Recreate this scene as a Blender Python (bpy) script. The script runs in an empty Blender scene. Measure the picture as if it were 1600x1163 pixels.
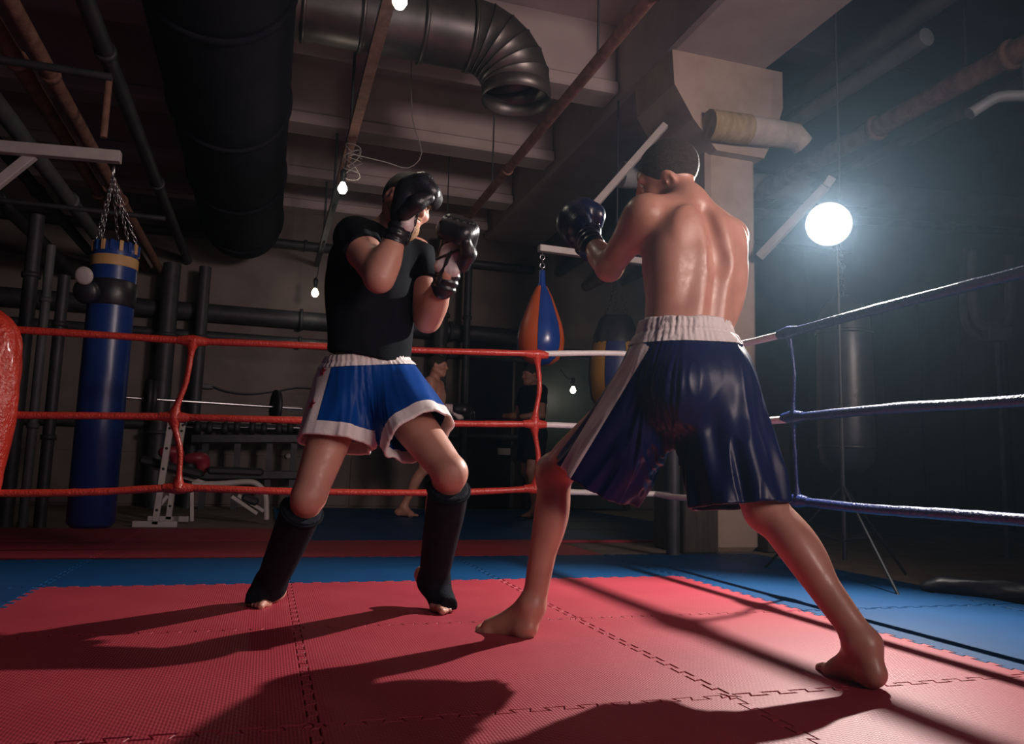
import bpy, bmesh, math, random
import numpy as np
from mathutils import Vector, Matrix, noise as mnoise
random.seed(7); np.random.seed(7)
PI = math.pi
sc = bpy.context.scene
COL = sc.collection

# ---------------------------------------------------------------- camera
# the world grid is the foam-tile grid of the ring floor: X to the right, Y away, 1 m tiles
FPX, TILT, ROLL, YAW, CH = 1206.86, 0.1233, 0.0272, 0.3027, 0.5475
CPOS = Vector((0.8708, -1.7402, CH))
_c, _s = math.cos(YAW), math.sin(YAW)
RG = Vector((_c, -_s, 0)); FG = Vector((_s, _c, 0)); UP = Vector((0, 0, 1))
_fw = FG*math.cos(TILT)+UP*math.sin(TILT); _up = -FG*math.sin(TILT)+UP*math.cos(TILT)
CR = RG*math.cos(ROLL)+_up*math.sin(ROLL); CU = -RG*math.sin(ROLL)+_up*math.cos(ROLL)
cam = bpy.data.cameras.new('camera'); cam.sensor_width = 36; cam.lens = FPX/1600*36; cam.clip_start = .02
co = bpy.data.objects.new('camera', cam); COL.objects.link(co)
m3 = Matrix((CR, CU, -_fw)).transposed()
co.matrix_world = Matrix.Translation(CPOS) @ m3.to_4x4()
sc.camera = co

def at(x, y, D):
    "measured position: photo pixel and distance from the camera plane -> world point"
    return CPOS + (_fw + CR*((x-800)/FPX) - CU*((y-581.5)/FPX))*D
def onz(x, y, z=0.):
    d = _fw + CR*((x-800)/FPX) - CU*((y-581.5)/FPX)
    return CPOS + d*((z-CH)/d.z)

# ---------------------------------------------------------------- world and light
w = bpy.data.worlds.new('world'); sc.world = w; w.use_nodes = True
w.node_tree.nodes['Background'].inputs[0].default_value = (.10, .14, .30, 1)
w.node_tree.nodes['Background'].inputs[1].default_value = .14
# thin haze added to the air, it makes the glow around the flash
hz = w.node_tree.nodes.new('ShaderNodeVolumeScatter'); hz.inputs['Density'].default_value = .0029
hz.inputs['Color'].default_value = (.5, .75, 1, 1); hz.inputs['Anisotropy'].default_value = .78
w.node_tree.links.new(hz.outputs[0], w.node_tree.nodes['World Output'].inputs['Volume'])
STROBE = Vector((3.80, 1.74, 1.96))
def lamp(name, kind, loc, power, color, **kw):
    l = bpy.data.lights.new(name, kind); l.energy = power; l.color = color
    for k, v in kw.items(): setattr(l, k, v)
    o = bpy.data.objects.new(name, l); COL.objects.link(o); o.location = loc
    return o
def aim(o, target):
    o.rotation_euler = (Vector(target)-o.location).to_track_quat('-Z', 'Y').to_euler()
STROBE_AIM = Vector((1.85, .02, .50))
key = lamp('strobe_flash', 'SPOT', STROBE+(STROBE_AIM-STROBE).normalized()*.03, 580, (1, .94, .88), shadow_soft_size=.028, spot_size=math.radians(126), spot_blend=.62)
aim(key, STROBE_AIM)
soft = lamp('softbox_light', 'AREA', (4.1, -2.0, 2.2), 31, (1, .79, .73), shape='SQUARE', size=.8)
aim(soft, (3.0, 1.6, 2.2)); soft.data.spread = math.radians(78)
fill = lamp('added_low_fill', 'AREA', (2.9, -2.6, 1.5), 6.2, (1, .78, .72), shape='SQUARE', size=.8)  # added fill lamp, brightens the far fighter and the legs
aim(fill, (1.5, 1.1, .85)); fill.data.spread = math.radians(64)
hall = lamp('added_blue_fill', 'AREA', (1.0, -4.6, 3.0), 9, (.35, .5, 1), shape='SQUARE', size=4)  # added blue ambient lamp behind the camera, tints and lifts the shadows
aim(hall, (1.5, 3, 1.2))
sc.view_settings.view_transform = 'Standard'; sc.view_settings.look = 'None'
sc.view_settings.exposure = 0.0; sc.view_settings.gamma = 1.0
sc.view_settings.use_curve_mapping = False
sc.cycles.use_denoising = True
sc.cycles.max_bounces = 6; sc.cycles.diffuse_bounces = 3; sc.cycles.glossy_bounces = 3
sc.cycles.sample_clamp_indirect = 4.0; sc.cycles.volume_bounces = 0

# ---------------------------------------------------------------- helpers
def lk(o):
    COL.objects.link(o); return o
def tag(o, label=None, cat=None, group=None, kind=None):
    if label: o['label'] = label
    if cat: o['category'] = cat
    if group: o['group'] = group
    if kind: o['kind'] = kind
    return o
def empty(name, loc, label=None, cat=None, group=None):
    o = lk(bpy.data.objects.new(name, None)); o.location = loc; o.empty_display_size = .1
    return tag(o, label, cat, group)
def mat(name, c1, rough=.6, c2=None, scale=8., metal=0., bump=0., bscale=40., spec=.5, sss=0., coat=0.,
        emit=None, estr=0., sheen=0., detail=4., contrast=(.35, .65), stretch=None, lo=None):
    m = bpy.data.materials.new(name); m.use_nodes = True
    nt = m.node_tree; b = nt.nodes['Principled BSDF']
    b.inputs['Base Color'].default_value = (*c1, 1); b.inputs['Roughness'].default_value = rough
    b.inputs['Metallic'].default_value = metal; b.inputs['Specular IOR Level'].default_value = spec
    if coat: b.inputs['Coat Weight'].default_value = coat; b.inputs['Coat Roughness'].default_value = .15
    if sheen: b.inputs['Sheen Weight'].default_value = sheen
    if sss:
        b.inputs['Subsurface Weight'].default_value = sss
        b.inputs['Subsurface Radius'].default_value = (.012, .004, .002); b.inputs['Subsurface Scale'].default_value = 1.
    tc = nt.nodes.new('ShaderNodeTexCoord'); vec = tc.outputs['Object']
    if stretch:
        mp = nt.nodes.new('ShaderNodeMapping'); mp.inputs['Scale'].default_value = stretch
        nt.links.new(vec, mp.inputs[0]); vec = mp.outputs[0]
    if c2:
        n = nt.nodes.new('ShaderNodeTexNoise'); n.inputs['Scale'].default_value = scale; n.inputs['Detail'].default_value = detail
        nt.links.new(vec, n.inputs['Vector'])
        r = nt.nodes.new('ShaderNodeValToRGB')
        r.color_ramp.elements[0].position = contrast[0]; r.color_ramp.elements[1].position = contrast[1]
        r.color_ramp.elements[0].color = (*c1, 1); r.color_ramp.elements[1].color = (*c2, 1)
        nt.links.new(n.outputs[0], r.inputs[0]); nt.links.new(r.outputs[0], b.inputs['Base Color'])
    if bump:
        n2 = nt.nodes.new('ShaderNodeTexNoise'); n2.inputs['Scale'].default_value = bscale; n2.inputs['Detail'].default_value = 3
        nt.links.new(vec, n2.inputs['Vector'])
        bp = nt.nodes.new('ShaderNodeBump'); bp.inputs['Strength'].default_value = bump; bp.inputs['Distance'].default_value = .01
        nt.links.new(n2.outputs[0], bp.inputs['Height']); nt.links.new(bp.outputs[0], b.inputs['Normal'])
    if emit:
        b.inputs['Emission Color'].default_value = (*emit, 1); b.inputs['Emission Strength'].default_value = estr
    return m

class MB:
    "collects simple solids in world coordinates, builds one mesh"
    def __init__(s): s.v = []; s.f = []; s.sm = []
    def add(s, vs, fs, smooth=False):
        o = len(s.v); s.v += [tuple(v) for v in vs]; s.f += [tuple(i+o for i in f) for f in fs]; s.sm += [smooth]*len(fs)
        return s
    def box(s, a, b, bev=0.):
        x0, y0, z0 = a; x1, y1, z1 = b
        return s.obox(Vector(((x0+x1)/2, (y0+y1)/2, (z0+z1)/2)), Vector((1, 0, 0)), Vector((0, 1, 0)), Vector((0, 0, 1)), (x1-x0)/2, (y1-y0)/2, (z1-z0)/2, bev)
    def obox(s, c, ax, ay, az, hx, hy, hz, bev=0.):
        c = Vector(c)
        if bev <= 0:
            vs = [c+ax*(hx*i)+ay*(hy*j)+az*(hz*k) for k in (-1, 1) for j in (-1, 1) for i in (-1, 1)]
            return s.add(vs, [(0, 2, 3, 1), (4, 5, 7, 6), (0, 1, 5, 4), (2, 6, 7, 3), (0, 4, 6, 2), (1, 3, 7, 5)])
        vs = []; rings = []
        for z, ins in ((-hz, bev), (-hz+bev, 0), (hz-bev, 0), (hz, bev)):
            ring = []
            X, Y = hx-ins, hy-ins
            b2 = bev if ins == 0 else bev*.6
            for sx, sy, o in ((1, 1, 0), (-1, 1, 1), (-1, -1, 0), (1, -1, 1)):
                pts = [(sx*X, sy*(Y-b2)), (sx*(X-b2), sy*Y)]
                if o: pts.reverse()
                for px, py in pts: ring.append(len(vs)); vs.append(c+ax*px+ay*py+az*z)
            rings.append(ring)
        fs = [tuple(reversed(rings[0])), tuple(rings[-1])]
        for r0, r1 in zip(rings, rings[1:]):
            for i in range(8): fs.append((r0[i], r0[(i+1) % 8], r1[(i+1) % 8], r1[i]))
        return s.add(vs, fs)
    def bar(s, a, b, w, h, up=(0, 0, 1), bev=0.):
        a, b = Vector(a), Vector(b); az = (b-a); L = az.length; az.normalize()
        up = Vector(up); ax = az.cross(up)
        if ax.length < 1e-4: ax = az.cross(Vector((1, 0, 0)))
        ax.normalize(); ay = az.cross(ax)
        return s.obox((a+b)/2, ax, ay, az, w/2, h/2, L/2, bev)
    def tube(s, path, r, n=12, caps=True, ell=None):
        path = [Vector(p) for p in path]; m = len(path)
        rs = r if hasattr(r, '__len__') else [r]*m
        t0 = (path[1]-path[0]).normalized(); ref = Vector((0, 0, 1)) if abs(t0.z) < .9 else Vector((1, 0, 0))
        nx = t0.cross(ref).normalized(); vs = []; fs = []
        for i, p in enumerate(path):
            t = (path[min(i+1, m-1)]-path[max(i-1, 0)]).normalized()
            nx = (nx-t*nx.dot(t)).normalized(); ny = t.cross(nx)
            for k in range(n):
                a = 2*PI*k/n; vs.append(p+nx*(rs[i]*math.cos(a))+ny*(rs[i]*math.sin(a)*(ell or 1)))
        for i in range(m-1):
            for k in range(n):
                fs.append((i*n+k, i*n+(k+1) % n, (i+1)*n+(k+1) % n, (i+1)*n+k))
        s.add(vs, fs, True)
        if caps:
            s.add(vs[:n], [tuple(reversed(range(n)))]); s.add(vs[-n:], [tuple(range(n))])
        return s
    def lathe(s, c, prof, n=24, axis=(0, 0, 1), ang=(0, 2*PI)):
        "prof: list of (radius, height along axis)"
        c = Vector(c); az = Vector(axis).normalized()
        ref = Vector((1, 0, 0)) if abs(az.x) < .9 else Vector((0, 1, 0))
        ax = (ref-az*ref.dot(az)).normalized(); ay = az.cross(ax)
        full = abs(ang[1]-ang[0]-2*PI) < 1e-6; k = n if full else n+1
        vs = [c+ax*(r*math.cos(ang[0]+(ang[1]-ang[0])*i/n))+ay*(r*math.sin(ang[0]+(ang[1]-ang[0])*i/n))+az*h for r, h in prof for i in range(k)]
        fs = []
        for j in range(len(prof)-1):
            for i in range(n):
                i2 = (i+1) % k
                fs.append((j*k+i, j*k+i2, (j+1)*k+i2, (j+1)*k+i))
        return s.add(vs, fs, True)
    def build(s, name, m, parent=None, loc=None, **tg):
        if loc is None:
            loc = Vector((0, 0, 0))
            if parent is None:
                a = np.array(s.v); loc = Vector(((a[:, 0].min()+a[:, 0].max())/2, (a[:, 1].min()+a[:, 1].max())/2, a[:, 2].min()))
        loc = Vector(loc)
        base = loc
        if parent is not None:
            base = Vector(wloc(parent)); loc = Vector((0, 0, 0))
        me = bpy.data.meshes.new(name)
        me.from_pydata([(x-base.x, y-base.y, z-base.z) for x, y, z in s.v], [], s.f)
        me.polygons.foreach_set('use_smooth', s.sm); me.update()
        me.materials.append(m)
        o = lk(bpy.data.objects.new(name, me)); o.location = loc
        if parent is not None: o.parent = parent
        return tag(o, **tg)
def wloc(o):
    p = Vector(o.location)
    while o.parent: o = o.parent; p += Vector(o.location)
    return p
def mesh_obj(name, verts, faces, m, parent=None, smooth=True, loc=None, **tg):
    b = MB(); b.v = [tuple(map(float, v)) for v in verts]; b.f = [tuple(map(int, f)) for f in faces]; b.sm = [smooth]*len(b.f)
    return b.build(name, m, parent, loc, **tg)
def copy_thing(o, loc, parent=None, **tg):
    c = lk(o.copy()); c.location = loc; c.parent = parent
    for ch in [x for x in bpy.data.objects if x.parent == o]: copy_thing(ch, ch.location, c)
    return tag(c, **tg)
# ---------------------------------------------------------------- smooth solids: signed distance fields meshed with surface nets
def nrm(v):
    v = np.asarray(v, float); return v/np.linalg.norm(v)
class SDF:
    def __init__(s, lo, hi, h):
        s.lo = np.asarray(lo, float); s.h = h
        s.n = np.ceil((np.asarray(hi)-s.lo)/h).astype(int)+1
        s.f = np.full(s.n, 1., np.float32)
    def box(s, lo, hi, mg):
        a = np.clip(np.floor((np.asarray(lo)-mg-s.lo)/s.h).astype(int), 0, s.n-1)
        b = np.clip(np.ceil((np.asarray(hi)+mg-s.lo)/s.h).astype(int)+1, 1, s.n)
        sl = tuple(slice(i, j) for i, j in zip(a, b))
        g = np.meshgrid(*[(s.lo[k]+s.h*np.arange(a[k], b[k])).astype(np.float32) for k in range(3)], indexing='ij')
        return sl, g
    def mix(s, sl, d, k, op):
        f = s.f[sl]
        if op == 'sub': f = -f
        if k > 0:
            t = np.clip(.5+.5*(d-f)/k, 0, 1); r = d+(f-d)*t-k*t*(1-t)
        else: r = np.minimum(f, d)
        s.f[sl] = -r if op == 'sub' else r
    def cone(s, a, b, ra, rb, k=.02, flat=None, op='add', fold=None, cut=None, bulge=0.):
        "tapered limb from a to b; flat=(axis, factor) squashes it; bulge swells the middle"
        a = np.asarray(a, float); b = np.asarray(b, float); R = max(ra, rb)*(1+abs(bulge))*(max(1, flat[1]) if flat else 1)
        sl, (X, Y, Z) = s.box(np.minimum(a, b)-R, np.maximum(a, b)+R, k+.03)
        if X.size == 0: return s
        ab = b-a; L2 = ab@ab
        px, py, pz = X-a[0], Y-a[1], Z-a[2]
        t = np.clip((px*ab[0]+py*ab[1]+pz*ab[2])/L2, 0, 1)
        px = px-t*ab[0]; py = py-t*ab[1]; pz = pz-t*ab[2]
        q = 1.
        if flat:
            n = nrm(flat[0]); f = flat[1]; c = px*n[0]+py*n[1]+pz*n[2]; e = 1/f-1
            px = px+n[0]*c*e; py = py+n[1]*c*e; pz = pz+n[2]*c*e; q = min(1, f)
        r = ra+(rb-ra)*t
        if bulge: r = r*(1+bulge*4*t*(1-t))
        if fold:
            nf, amp, ph, tw = fold; ax = nrm(ab); u = nrm(np.cross(ax, [.31, .5, .8])); v = np.cross(ax, u)
            th = np.arctan2(px*v[0]+py*v[1]+pz*v[2], px*u[0]+py*u[1]+pz*u[2])
            r = r+amp*(.25+t)*(np.sin(nf*th+ph+tw*t)+.5*np.sin((2*nf-1)*th+2.1*ph-tw*1.7*t))
        d = (np.sqrt(px*px+py*py+pz*pz)-r)*q
        if cut is not None:
            cp, cn = cut; cn = nrm(cn); d = np.maximum(d, (X-cp[0])*cn[0]+(Y-cp[1])*cn[1]+(Z-cp[2])*cn[2])
        s.mix(sl, d.astype(np.float32), k, op); return s
    def ell(s, c, r, k=.02, axes=None, op='add'):
        c = np.asarray(c, float); A = np.eye(3) if axes is None else np.array([nrm(x) for x in axes])
        ext = np.sqrt(((A*np.asarray(r)[:, None])**2).sum(0))
        sl, (X, Y, Z) = s.box(c-ext, c+ext, k+.02)
        if X.size == 0: return s
        px, py, pz = X-c[0], Y-c[1], Z-c[2]
        k0 = 0; k1 = 0
        for i in range(3):
            q = px*A[i, 0]+py*A[i, 1]+pz*A[i, 2]; k0 = k0+(q/r[i])**2; k1 = k1+(q/r[i]**2)**2
        k0 = np.sqrt(k0); k1 = np.sqrt(k1)+1e-9
        s.mix(sl, (k0*(k0-1)/k1).astype(np.float32), k, op); return s
    def grid(s):
        return np.meshgrid(*[(s.lo[k]+s.h*np.arange(s.n[k])).astype(np.float32) for k in range(3)], indexing='ij')
    def plane(s, p, n, sel=None):
        "cuts away the side n points to"
        X, Y, Z = s.grid(); n = nrm(n); d = (X-p[0])*n[0]+(Y-p[1])*n[1]+(Z-p[2])*n[2]
        if sel is not None: d = np.where(sel(X, Y, Z), d, -1.)
        s.f = np.maximum(s.f, d.astype(np.float32)); return s
    def mesh(s):
        f = s.f; f[[0, -1]] = 1; f[:, [0, -1]] = 1; f[:, :, [0, -1]] = 1
        ins = f < 0
        c = np.zeros(np.array(f.shape)-1, np.int8)
        sh = [(i, j, k) for i in (0, 1) for j in (0, 1) for k in (0, 1)]
        def sub(a, o): return a[o[0]:a.shape[0]-1+o[0], o[1]:a.shape[1]-1+o[1], o[2]:a.shape[2]-1+o[2]]
        for o in sh: c += sub(ins, o)
        act = (c > 0) & (c < 8); ids = np.argwhere(act)
        idx = np.full(act.shape, -1, np.int64); idx[act] = np.arange(len(ids))
        acc = np.zeros((len(ids), 3)); cnt = np.zeros(len(ids))
        for o in sh:
            for ax in range(3):
                if o[ax]: continue
                o2 = list(o); o2[ax] = 1
                f0 = f[ids[:, 0]+o[0], ids[:, 1]+o[1], ids[:, 2]+o[2]]; f1 = f[ids[:, 0]+o2[0], ids[:, 1]+o2[1], ids[:, 2]+o2[2]]
                x = (f0 < 0) != (f1 < 0); t = np.where(x, f0/np.where(x, f0-f1, 1), 0)
                p = np.tile(np.array(o, float), (len(ids), 1)); p[:, ax] += t
                acc += p*x[:, None]; cnt += x
        v = s.lo+(ids+acc/cnt[:, None])*s.h
        fs = []
        for ax in range(3):
            a1, a2 = (ax+1) % 3, (ax+2) % 3
            s0 = [slice(None)]*3; s1 = [slice(None)]*3; s0[ax] = slice(0, -1); s1[ax] = slice(1, None)
            x = ins[tuple(s0)] != ins[tuple(s1)]
            e = np.argwhere(x); e = e[(e[:, a1] > 0) & (e[:, a2] > 0) & (e[:, a1] < f.shape[a1]-1) & (e[:, a2] < f.shape[a2]-1)]
            def g(d1, d2):
                q = e.copy(); q[:, a1] -= d1; q[:, a2] -= d2; return idx[q[:, 0], q[:, 1], q[:, 2]]
            q = np.stack([g(0, 0), g(1, 0), g(1, 1), g(0, 1)], 1)
            flip = ~ins[e[:, 0], e[:, 1], e[:, 2]]
            q[flip] = q[flip][:, ::-1]; fs.append(q)
        return v, np.concatenate(fs)
def relax(v, fs, it=2, lam=.5):
    n = len(v); e = np.concatenate([fs[:, [0, 1]], fs[:, [1, 2]], fs[:, [2, 3]], fs[:, [3, 0]]])
    for _ in range(it):
        a = np.zeros_like(v); c = np.zeros(n)
        np.add.at(a, e[:, 0], v[e[:, 1]]); np.add.at(a, e[:, 1], v[e[:, 0]]); np.add.at(c, e[:, 0], 1); np.add.at(c, e[:, 1], 1)
        v = v+lam*(a/np.maximum(c, 1)[:, None]-v)
    return v
# ---------------------------------------------------------------- the room
def onY(x, y, v):
    d = _fw + CR*((x-800)/FPX) - CU*((y-581.5)/FPX); return CPOS + d*((v-CPOS.y)/d.y)
def onX(x, y, u):
    d = _fw + CR*((x-800)/FPX) - CU*((y-581.5)/FPX); return CPOS + d*((u-CPOS.x)/d.x)
M_CONC = mat('concrete', (.20, .17, .15), .85, (.30, .26, .23), 3, bump=.3, bscale=25)
M_FLOORC = mat('concrete_floor', (.16, .13, .10), .8, (.22, .18, .14), 4, bump=.2, bscale=40)
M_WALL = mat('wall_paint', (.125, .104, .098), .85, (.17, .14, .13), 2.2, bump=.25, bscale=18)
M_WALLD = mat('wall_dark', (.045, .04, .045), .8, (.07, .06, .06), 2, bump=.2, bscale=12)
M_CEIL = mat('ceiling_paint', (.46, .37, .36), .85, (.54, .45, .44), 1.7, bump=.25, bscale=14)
M_CEILD = mat('ceiling_shaded', (.022, .032, .05), .85, (.035, .045, .065), 1.7, bump=.25, bscale=14)  # right-hand ceiling and beams: their shade is put into the colour
M_COLUMN = mat('column_paint', (.36, .265, .21), .75, (.42, .32, .26), 5, bump=.25, bscale=16, contrast=(.3, .55))
M_GIRD = mat('girder_paint', (.38, .31, .31), .85, (.45, .38, .37), 2.4, bump=.25, bscale=14)
M_BOARD = mat('dark_boards', (.06, .045, .04), .75, (.095, .07, .06), 3, bump=.2, bscale=20, stretch=(1, 1, .2))
M_IRON = mat('dark_iron', (.03, .032, .04), .55, (.05, .05, .06), 9, metal=.3, bump=.2, bscale=40)
M_GREYP = mat('grey_pipe', (.07, .08, .09), .6, (.11, .11, .12), 6, bump=.2, bscale=20)
M_RUST = mat('rust', (.14, .065, .045), .8, (.24, .12, .09), 14, bump=.5, bscale=60)
M_STEEL = mat('galvanised_steel', (.085, .08, .082), .42, (.15, .13, .125), 5, metal=.75, bump=.12, bscale=9)
M_DUCTD = mat('black_duct', (.008, .008, .014), .85, (.013, .012, .018), 5, bump=.15, bscale=9, spec=.12)
M_WHITE = mat('white_enamel', (.40, .36, .35), .55, (.46, .42, .40), 12, bump=.1, bscale=60)
M_BLACK = mat('black_plastic', (.012, .012, .015), .5)
M_CHROME = mat('bright_steel', (.5, .5, .52), .28, metal=1.)

b = MB(); b.box((-6, -6.3, -.22), (9.3, 9.2, -.02)); floor = b.build('floor', M_FLOORC, loc=(0, 0, -.02), kind='structure')
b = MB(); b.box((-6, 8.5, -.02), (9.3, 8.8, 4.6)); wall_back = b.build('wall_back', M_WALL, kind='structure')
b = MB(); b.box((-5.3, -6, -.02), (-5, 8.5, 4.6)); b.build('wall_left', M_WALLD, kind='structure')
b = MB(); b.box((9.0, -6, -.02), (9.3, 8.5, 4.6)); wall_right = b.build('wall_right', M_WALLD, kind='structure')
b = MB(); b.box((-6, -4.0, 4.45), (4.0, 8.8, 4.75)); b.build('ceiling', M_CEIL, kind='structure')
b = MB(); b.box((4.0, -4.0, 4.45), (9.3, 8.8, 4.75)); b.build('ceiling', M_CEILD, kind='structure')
# boards on the right wall, each with its own edges
for i in range(14):
    y0 = -1.2+.62*i; b = MB(); b.box((8.965+.01*(i % 2), y0+.01, 0), (9.0, y0+.60, 2.9), .006); b.build('board', M_BOARD, wall_right)
# blocks on the lower back wall
for i in range(10):
    x0 = -3.2+1.02*i; b = MB(); b.box((x0+.012, 8.47+.008*(i % 3), .0), (x0+1.0, 8.5, .62), .012); b.build('wall_block', M_WALL, wall_back)
# beams across, girder and column
for i, (v, zb) in enumerate(((-2.4, 3.8), (-.2, 3.8), (2.0, 3.8), (4.12, 3.8), (5.7, 3.8), (7.15, 3.8), (8.3, 3.8))):
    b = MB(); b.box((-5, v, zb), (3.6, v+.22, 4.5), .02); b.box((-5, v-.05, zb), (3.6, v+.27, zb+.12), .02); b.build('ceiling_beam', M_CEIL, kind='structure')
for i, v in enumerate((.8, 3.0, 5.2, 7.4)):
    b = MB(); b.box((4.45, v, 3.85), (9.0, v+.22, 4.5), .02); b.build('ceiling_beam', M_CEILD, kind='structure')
b = MB(); b.box((3.6, -6, 3.72), (4.45, 8.5, 4.5), .03); b.build('girder', M_GIRD, kind='structure')
b = MB()
def prism(b, prof, y0, y1):
    n = len(prof); vs = [(x, y0, z) for x, z in prof]+[(x, y1, z) for x, z in prof]
    b.add(vs, [tuple(range(n)), tuple(range(2*n-1, n-1, -1))]+[(i, n+i, n+(i+1) % n, (i+1) % n) for i in range(n)])
b.box((3.95, 3.25, -.02), (4.39, 3.70, 3.2), .035)
prism(b, [(3.98, 2.98), (4.40, 2.98), (4.50, 3.18), (4.58, 3.42), (4.58, 3.72), (3.60, 3.72), (3.62, 3.45), (3.78, 3.2)], 3.16, 3.78)
column = b.build('column', M_COLUMN, kind='structure')
b = MB(); b.box((3.70, 3.16, -.02), (3.98, 3.62, 1.05), .012); b.box((3.69, 3.15, 1.02), (3.985, 3.63, 1.06), .008)
b.build('column_casing', mat('dark_wood', (.035, .026, .022), .6, (.055, .04, .034), 8, bump=.2, bscale=30, stretch=(4, 4, .6)), column)
b = MB(); b.box((4.395, 3.16, -.02), (4.60, 3.66, .95), .012); b.build('column_casing', M_BOARD, column)

# ---------------------------------------------------------------- foam floor tiles with toothed edges
def foam(name, c1, c2, sp):
    m = mat(name, c1, .52, c2, 3.5, spec=sp, contrast=(.3, .7)); nt = m.node_tree; bs = nt.nodes['Principled BSDF']
    tc = nt.nodes.new('ShaderNodeTexCoord')
    wv = nt.nodes.new('ShaderNodeTexWave'); wv.bands_direction = 'X'; wv.inputs['Scale'].default_value = 40; wv.inputs['Distortion'].default_value = .0
    wv2 = nt.nodes.new('ShaderNodeTexWave'); wv2.bands_direction = 'DIAGONAL'; wv2.inputs['Scale'].default_value = 30; wv2.inputs['Distortion'].default_value = 0.
    nz = nt.nodes.new('ShaderNodeTexNoise'); nz.inputs['Scale'].default_value = 3
    ad = nt.nodes.new('ShaderNodeMath'); ad.operation = 'ADD'; ml = nt.nodes.new('ShaderNodeMath'); ml.operation = 'MULTIPLY_ADD'
    nt.links.new(tc.outputs['Object'], wv.inputs[0]); nt.links.new(tc.outputs['Object'], wv2.inputs[0]); nt.links.new(tc.outputs['Object'], nz.inputs[0])
    nt.links.new(wv.outputs['Fac'], ad.inputs[0]); nt.links.new(wv2.outputs['Fac'], ad.inputs[1])
    nt.links.new(nz.outputs[0], ml.inputs[0]); ml.inputs[1].default_value = 1.2; nt.links.new(ad.outputs[0], ml.inputs[2])
    bp = nt.nodes.new('ShaderNodeBump'); bp.inputs['Strength'].default_value = .4; bp.inputs['Distance'].default_value = .0013
    nt.links.new(ml.outputs[0], bp.inputs['Height']); nt.links.new(bp.outputs[0], bs.inputs['Normal'])
    return m
M_FRED = foam('foam_red', (.31, .025, .042), (.36, .036, .055), .34); M_FBLUE = foam('foam_blue', (.002, .044, .135), (.003, .056, .165), .2)
NT = 12
def edge_pts(gap, hw, depth):
    "one side from 0 to 1 along x, tooth out = +depth"
    pts = []; p = 1./NT
    for i in range(NT):
        a = i*p
        lo, hi = a+p*.5-p*.25*hw, a+p*.5+p*.25*hw
        pts += [(lo+.004, -depth), (lo-.004, depth), (hi+.004, depth), (hi-.004, -depth)]
    return pts
def tile_outline(g, flags=(1, 1, 1, 1)):
    "sides south, east, north, west; opposite sides carry matching teeth"
    d = .011; s = edge_pts(g, 1., d)
    S_ = [(x, y) for x, y in s] if flags[0] else []
    E_ = [(1+y, x) for x, y in s] if flags[1] else []
    N_ = [(x, 1+y) for x, y in reversed(s)] if flags[2] else []
    W_ = [(y, x) for x, y in reversed(s)] if flags[3] else []
    return [(0, 0)]+S_+[(1, 0)]+E_+[(1, 1)]+N_+[(0, 1)]+W_
def tile_mesh(name, m, g=.0016, th=.022):
    pts = tile_outline(g); n = len(pts); P2 = [Vector(p) for p in pts]; rings = []
    def inset(k):
        out = []
        for i in range(n):
            a, b_, c = P2[i-1], P2[i], P2[(i+1) % n]
            e1 = (b_-a).normalized(); e2 = (c-b_).normalized(); n1 = Vector((-e1.y, e1.x)); n2 = Vector((-e2.y, e2.x))
            q = (n1+n2); q = q/max(q.length_squared, .5)*2 if q.length > 1e-6 else n1
            out.append(b_+q*(k*.75))
        return out
    o0, o1 = inset(g), inset(g+.0022)
    vs = [(p.x-.5, p.y-.5, -th) for p in o0]+[(p.x-.5, p.y-.5, -.002) for p in o0]+[(p.x-.5, p.y-.5, 0) for p in o1]
    fs = [(i, (i+1) % n, n+(i+1) % n, n+i) for i in range(n)]+[(n+i, n+(i+1) % n, 2*n+(i+1) % n, 2*n+i) for i in range(n)]+[tuple(range(2*n, 3*n))]
    me = bpy.data.meshes.new(name); me.from_pydata(vs, [], fs); me.update(); me.materials.append(m); return me
ME_R = tile_mesh('foam_tile', M_FRED); ME_B = tile_mesh('foam_tile', M_FBLUE)
def put_tile(me, i, j, rot=0):
    o = lk(bpy.data.objects.new('foam_tile', me)); o.parent = floor
    o.location = (i+.5, j+.5, .02+random.uniform(-.0012, .0006)); o.rotation_euler = (random.uniform(-.001, .001), random.uniform(-.001, .001), 0)
for j in range(-2, 9):
    for i in range(-4, 5):
        if j <= 1 and 0 <= i <= 2: me = ME_R
        elif j <= 2:
            if i < -2 or i > 3: continue
            me = ME_B
        elif i <= 2 and j == 3: me = ME_R
        elif j == 4 and i <= 0: me = ME_R
        elif j >= 4 and ((1 <= i <= 3) or (j <= 7 and i > 0)): me = ME_B
        else: continue
        if j > 7: continue
        put_tile(me, i, j)
for j in range(-2, 3):
    b = MB(); b.box((4.012, j+.005, -.02), (4.15, j+.995, -.001), .003); b.build('edge_strip', M_FBLUE, floor)
b = MB(); b.box((3.0, 4.012-.06, -.02), (4.0, 4.0-.005, .0), .003); b.build('edge_strip', M_FRED, floor)

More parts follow.
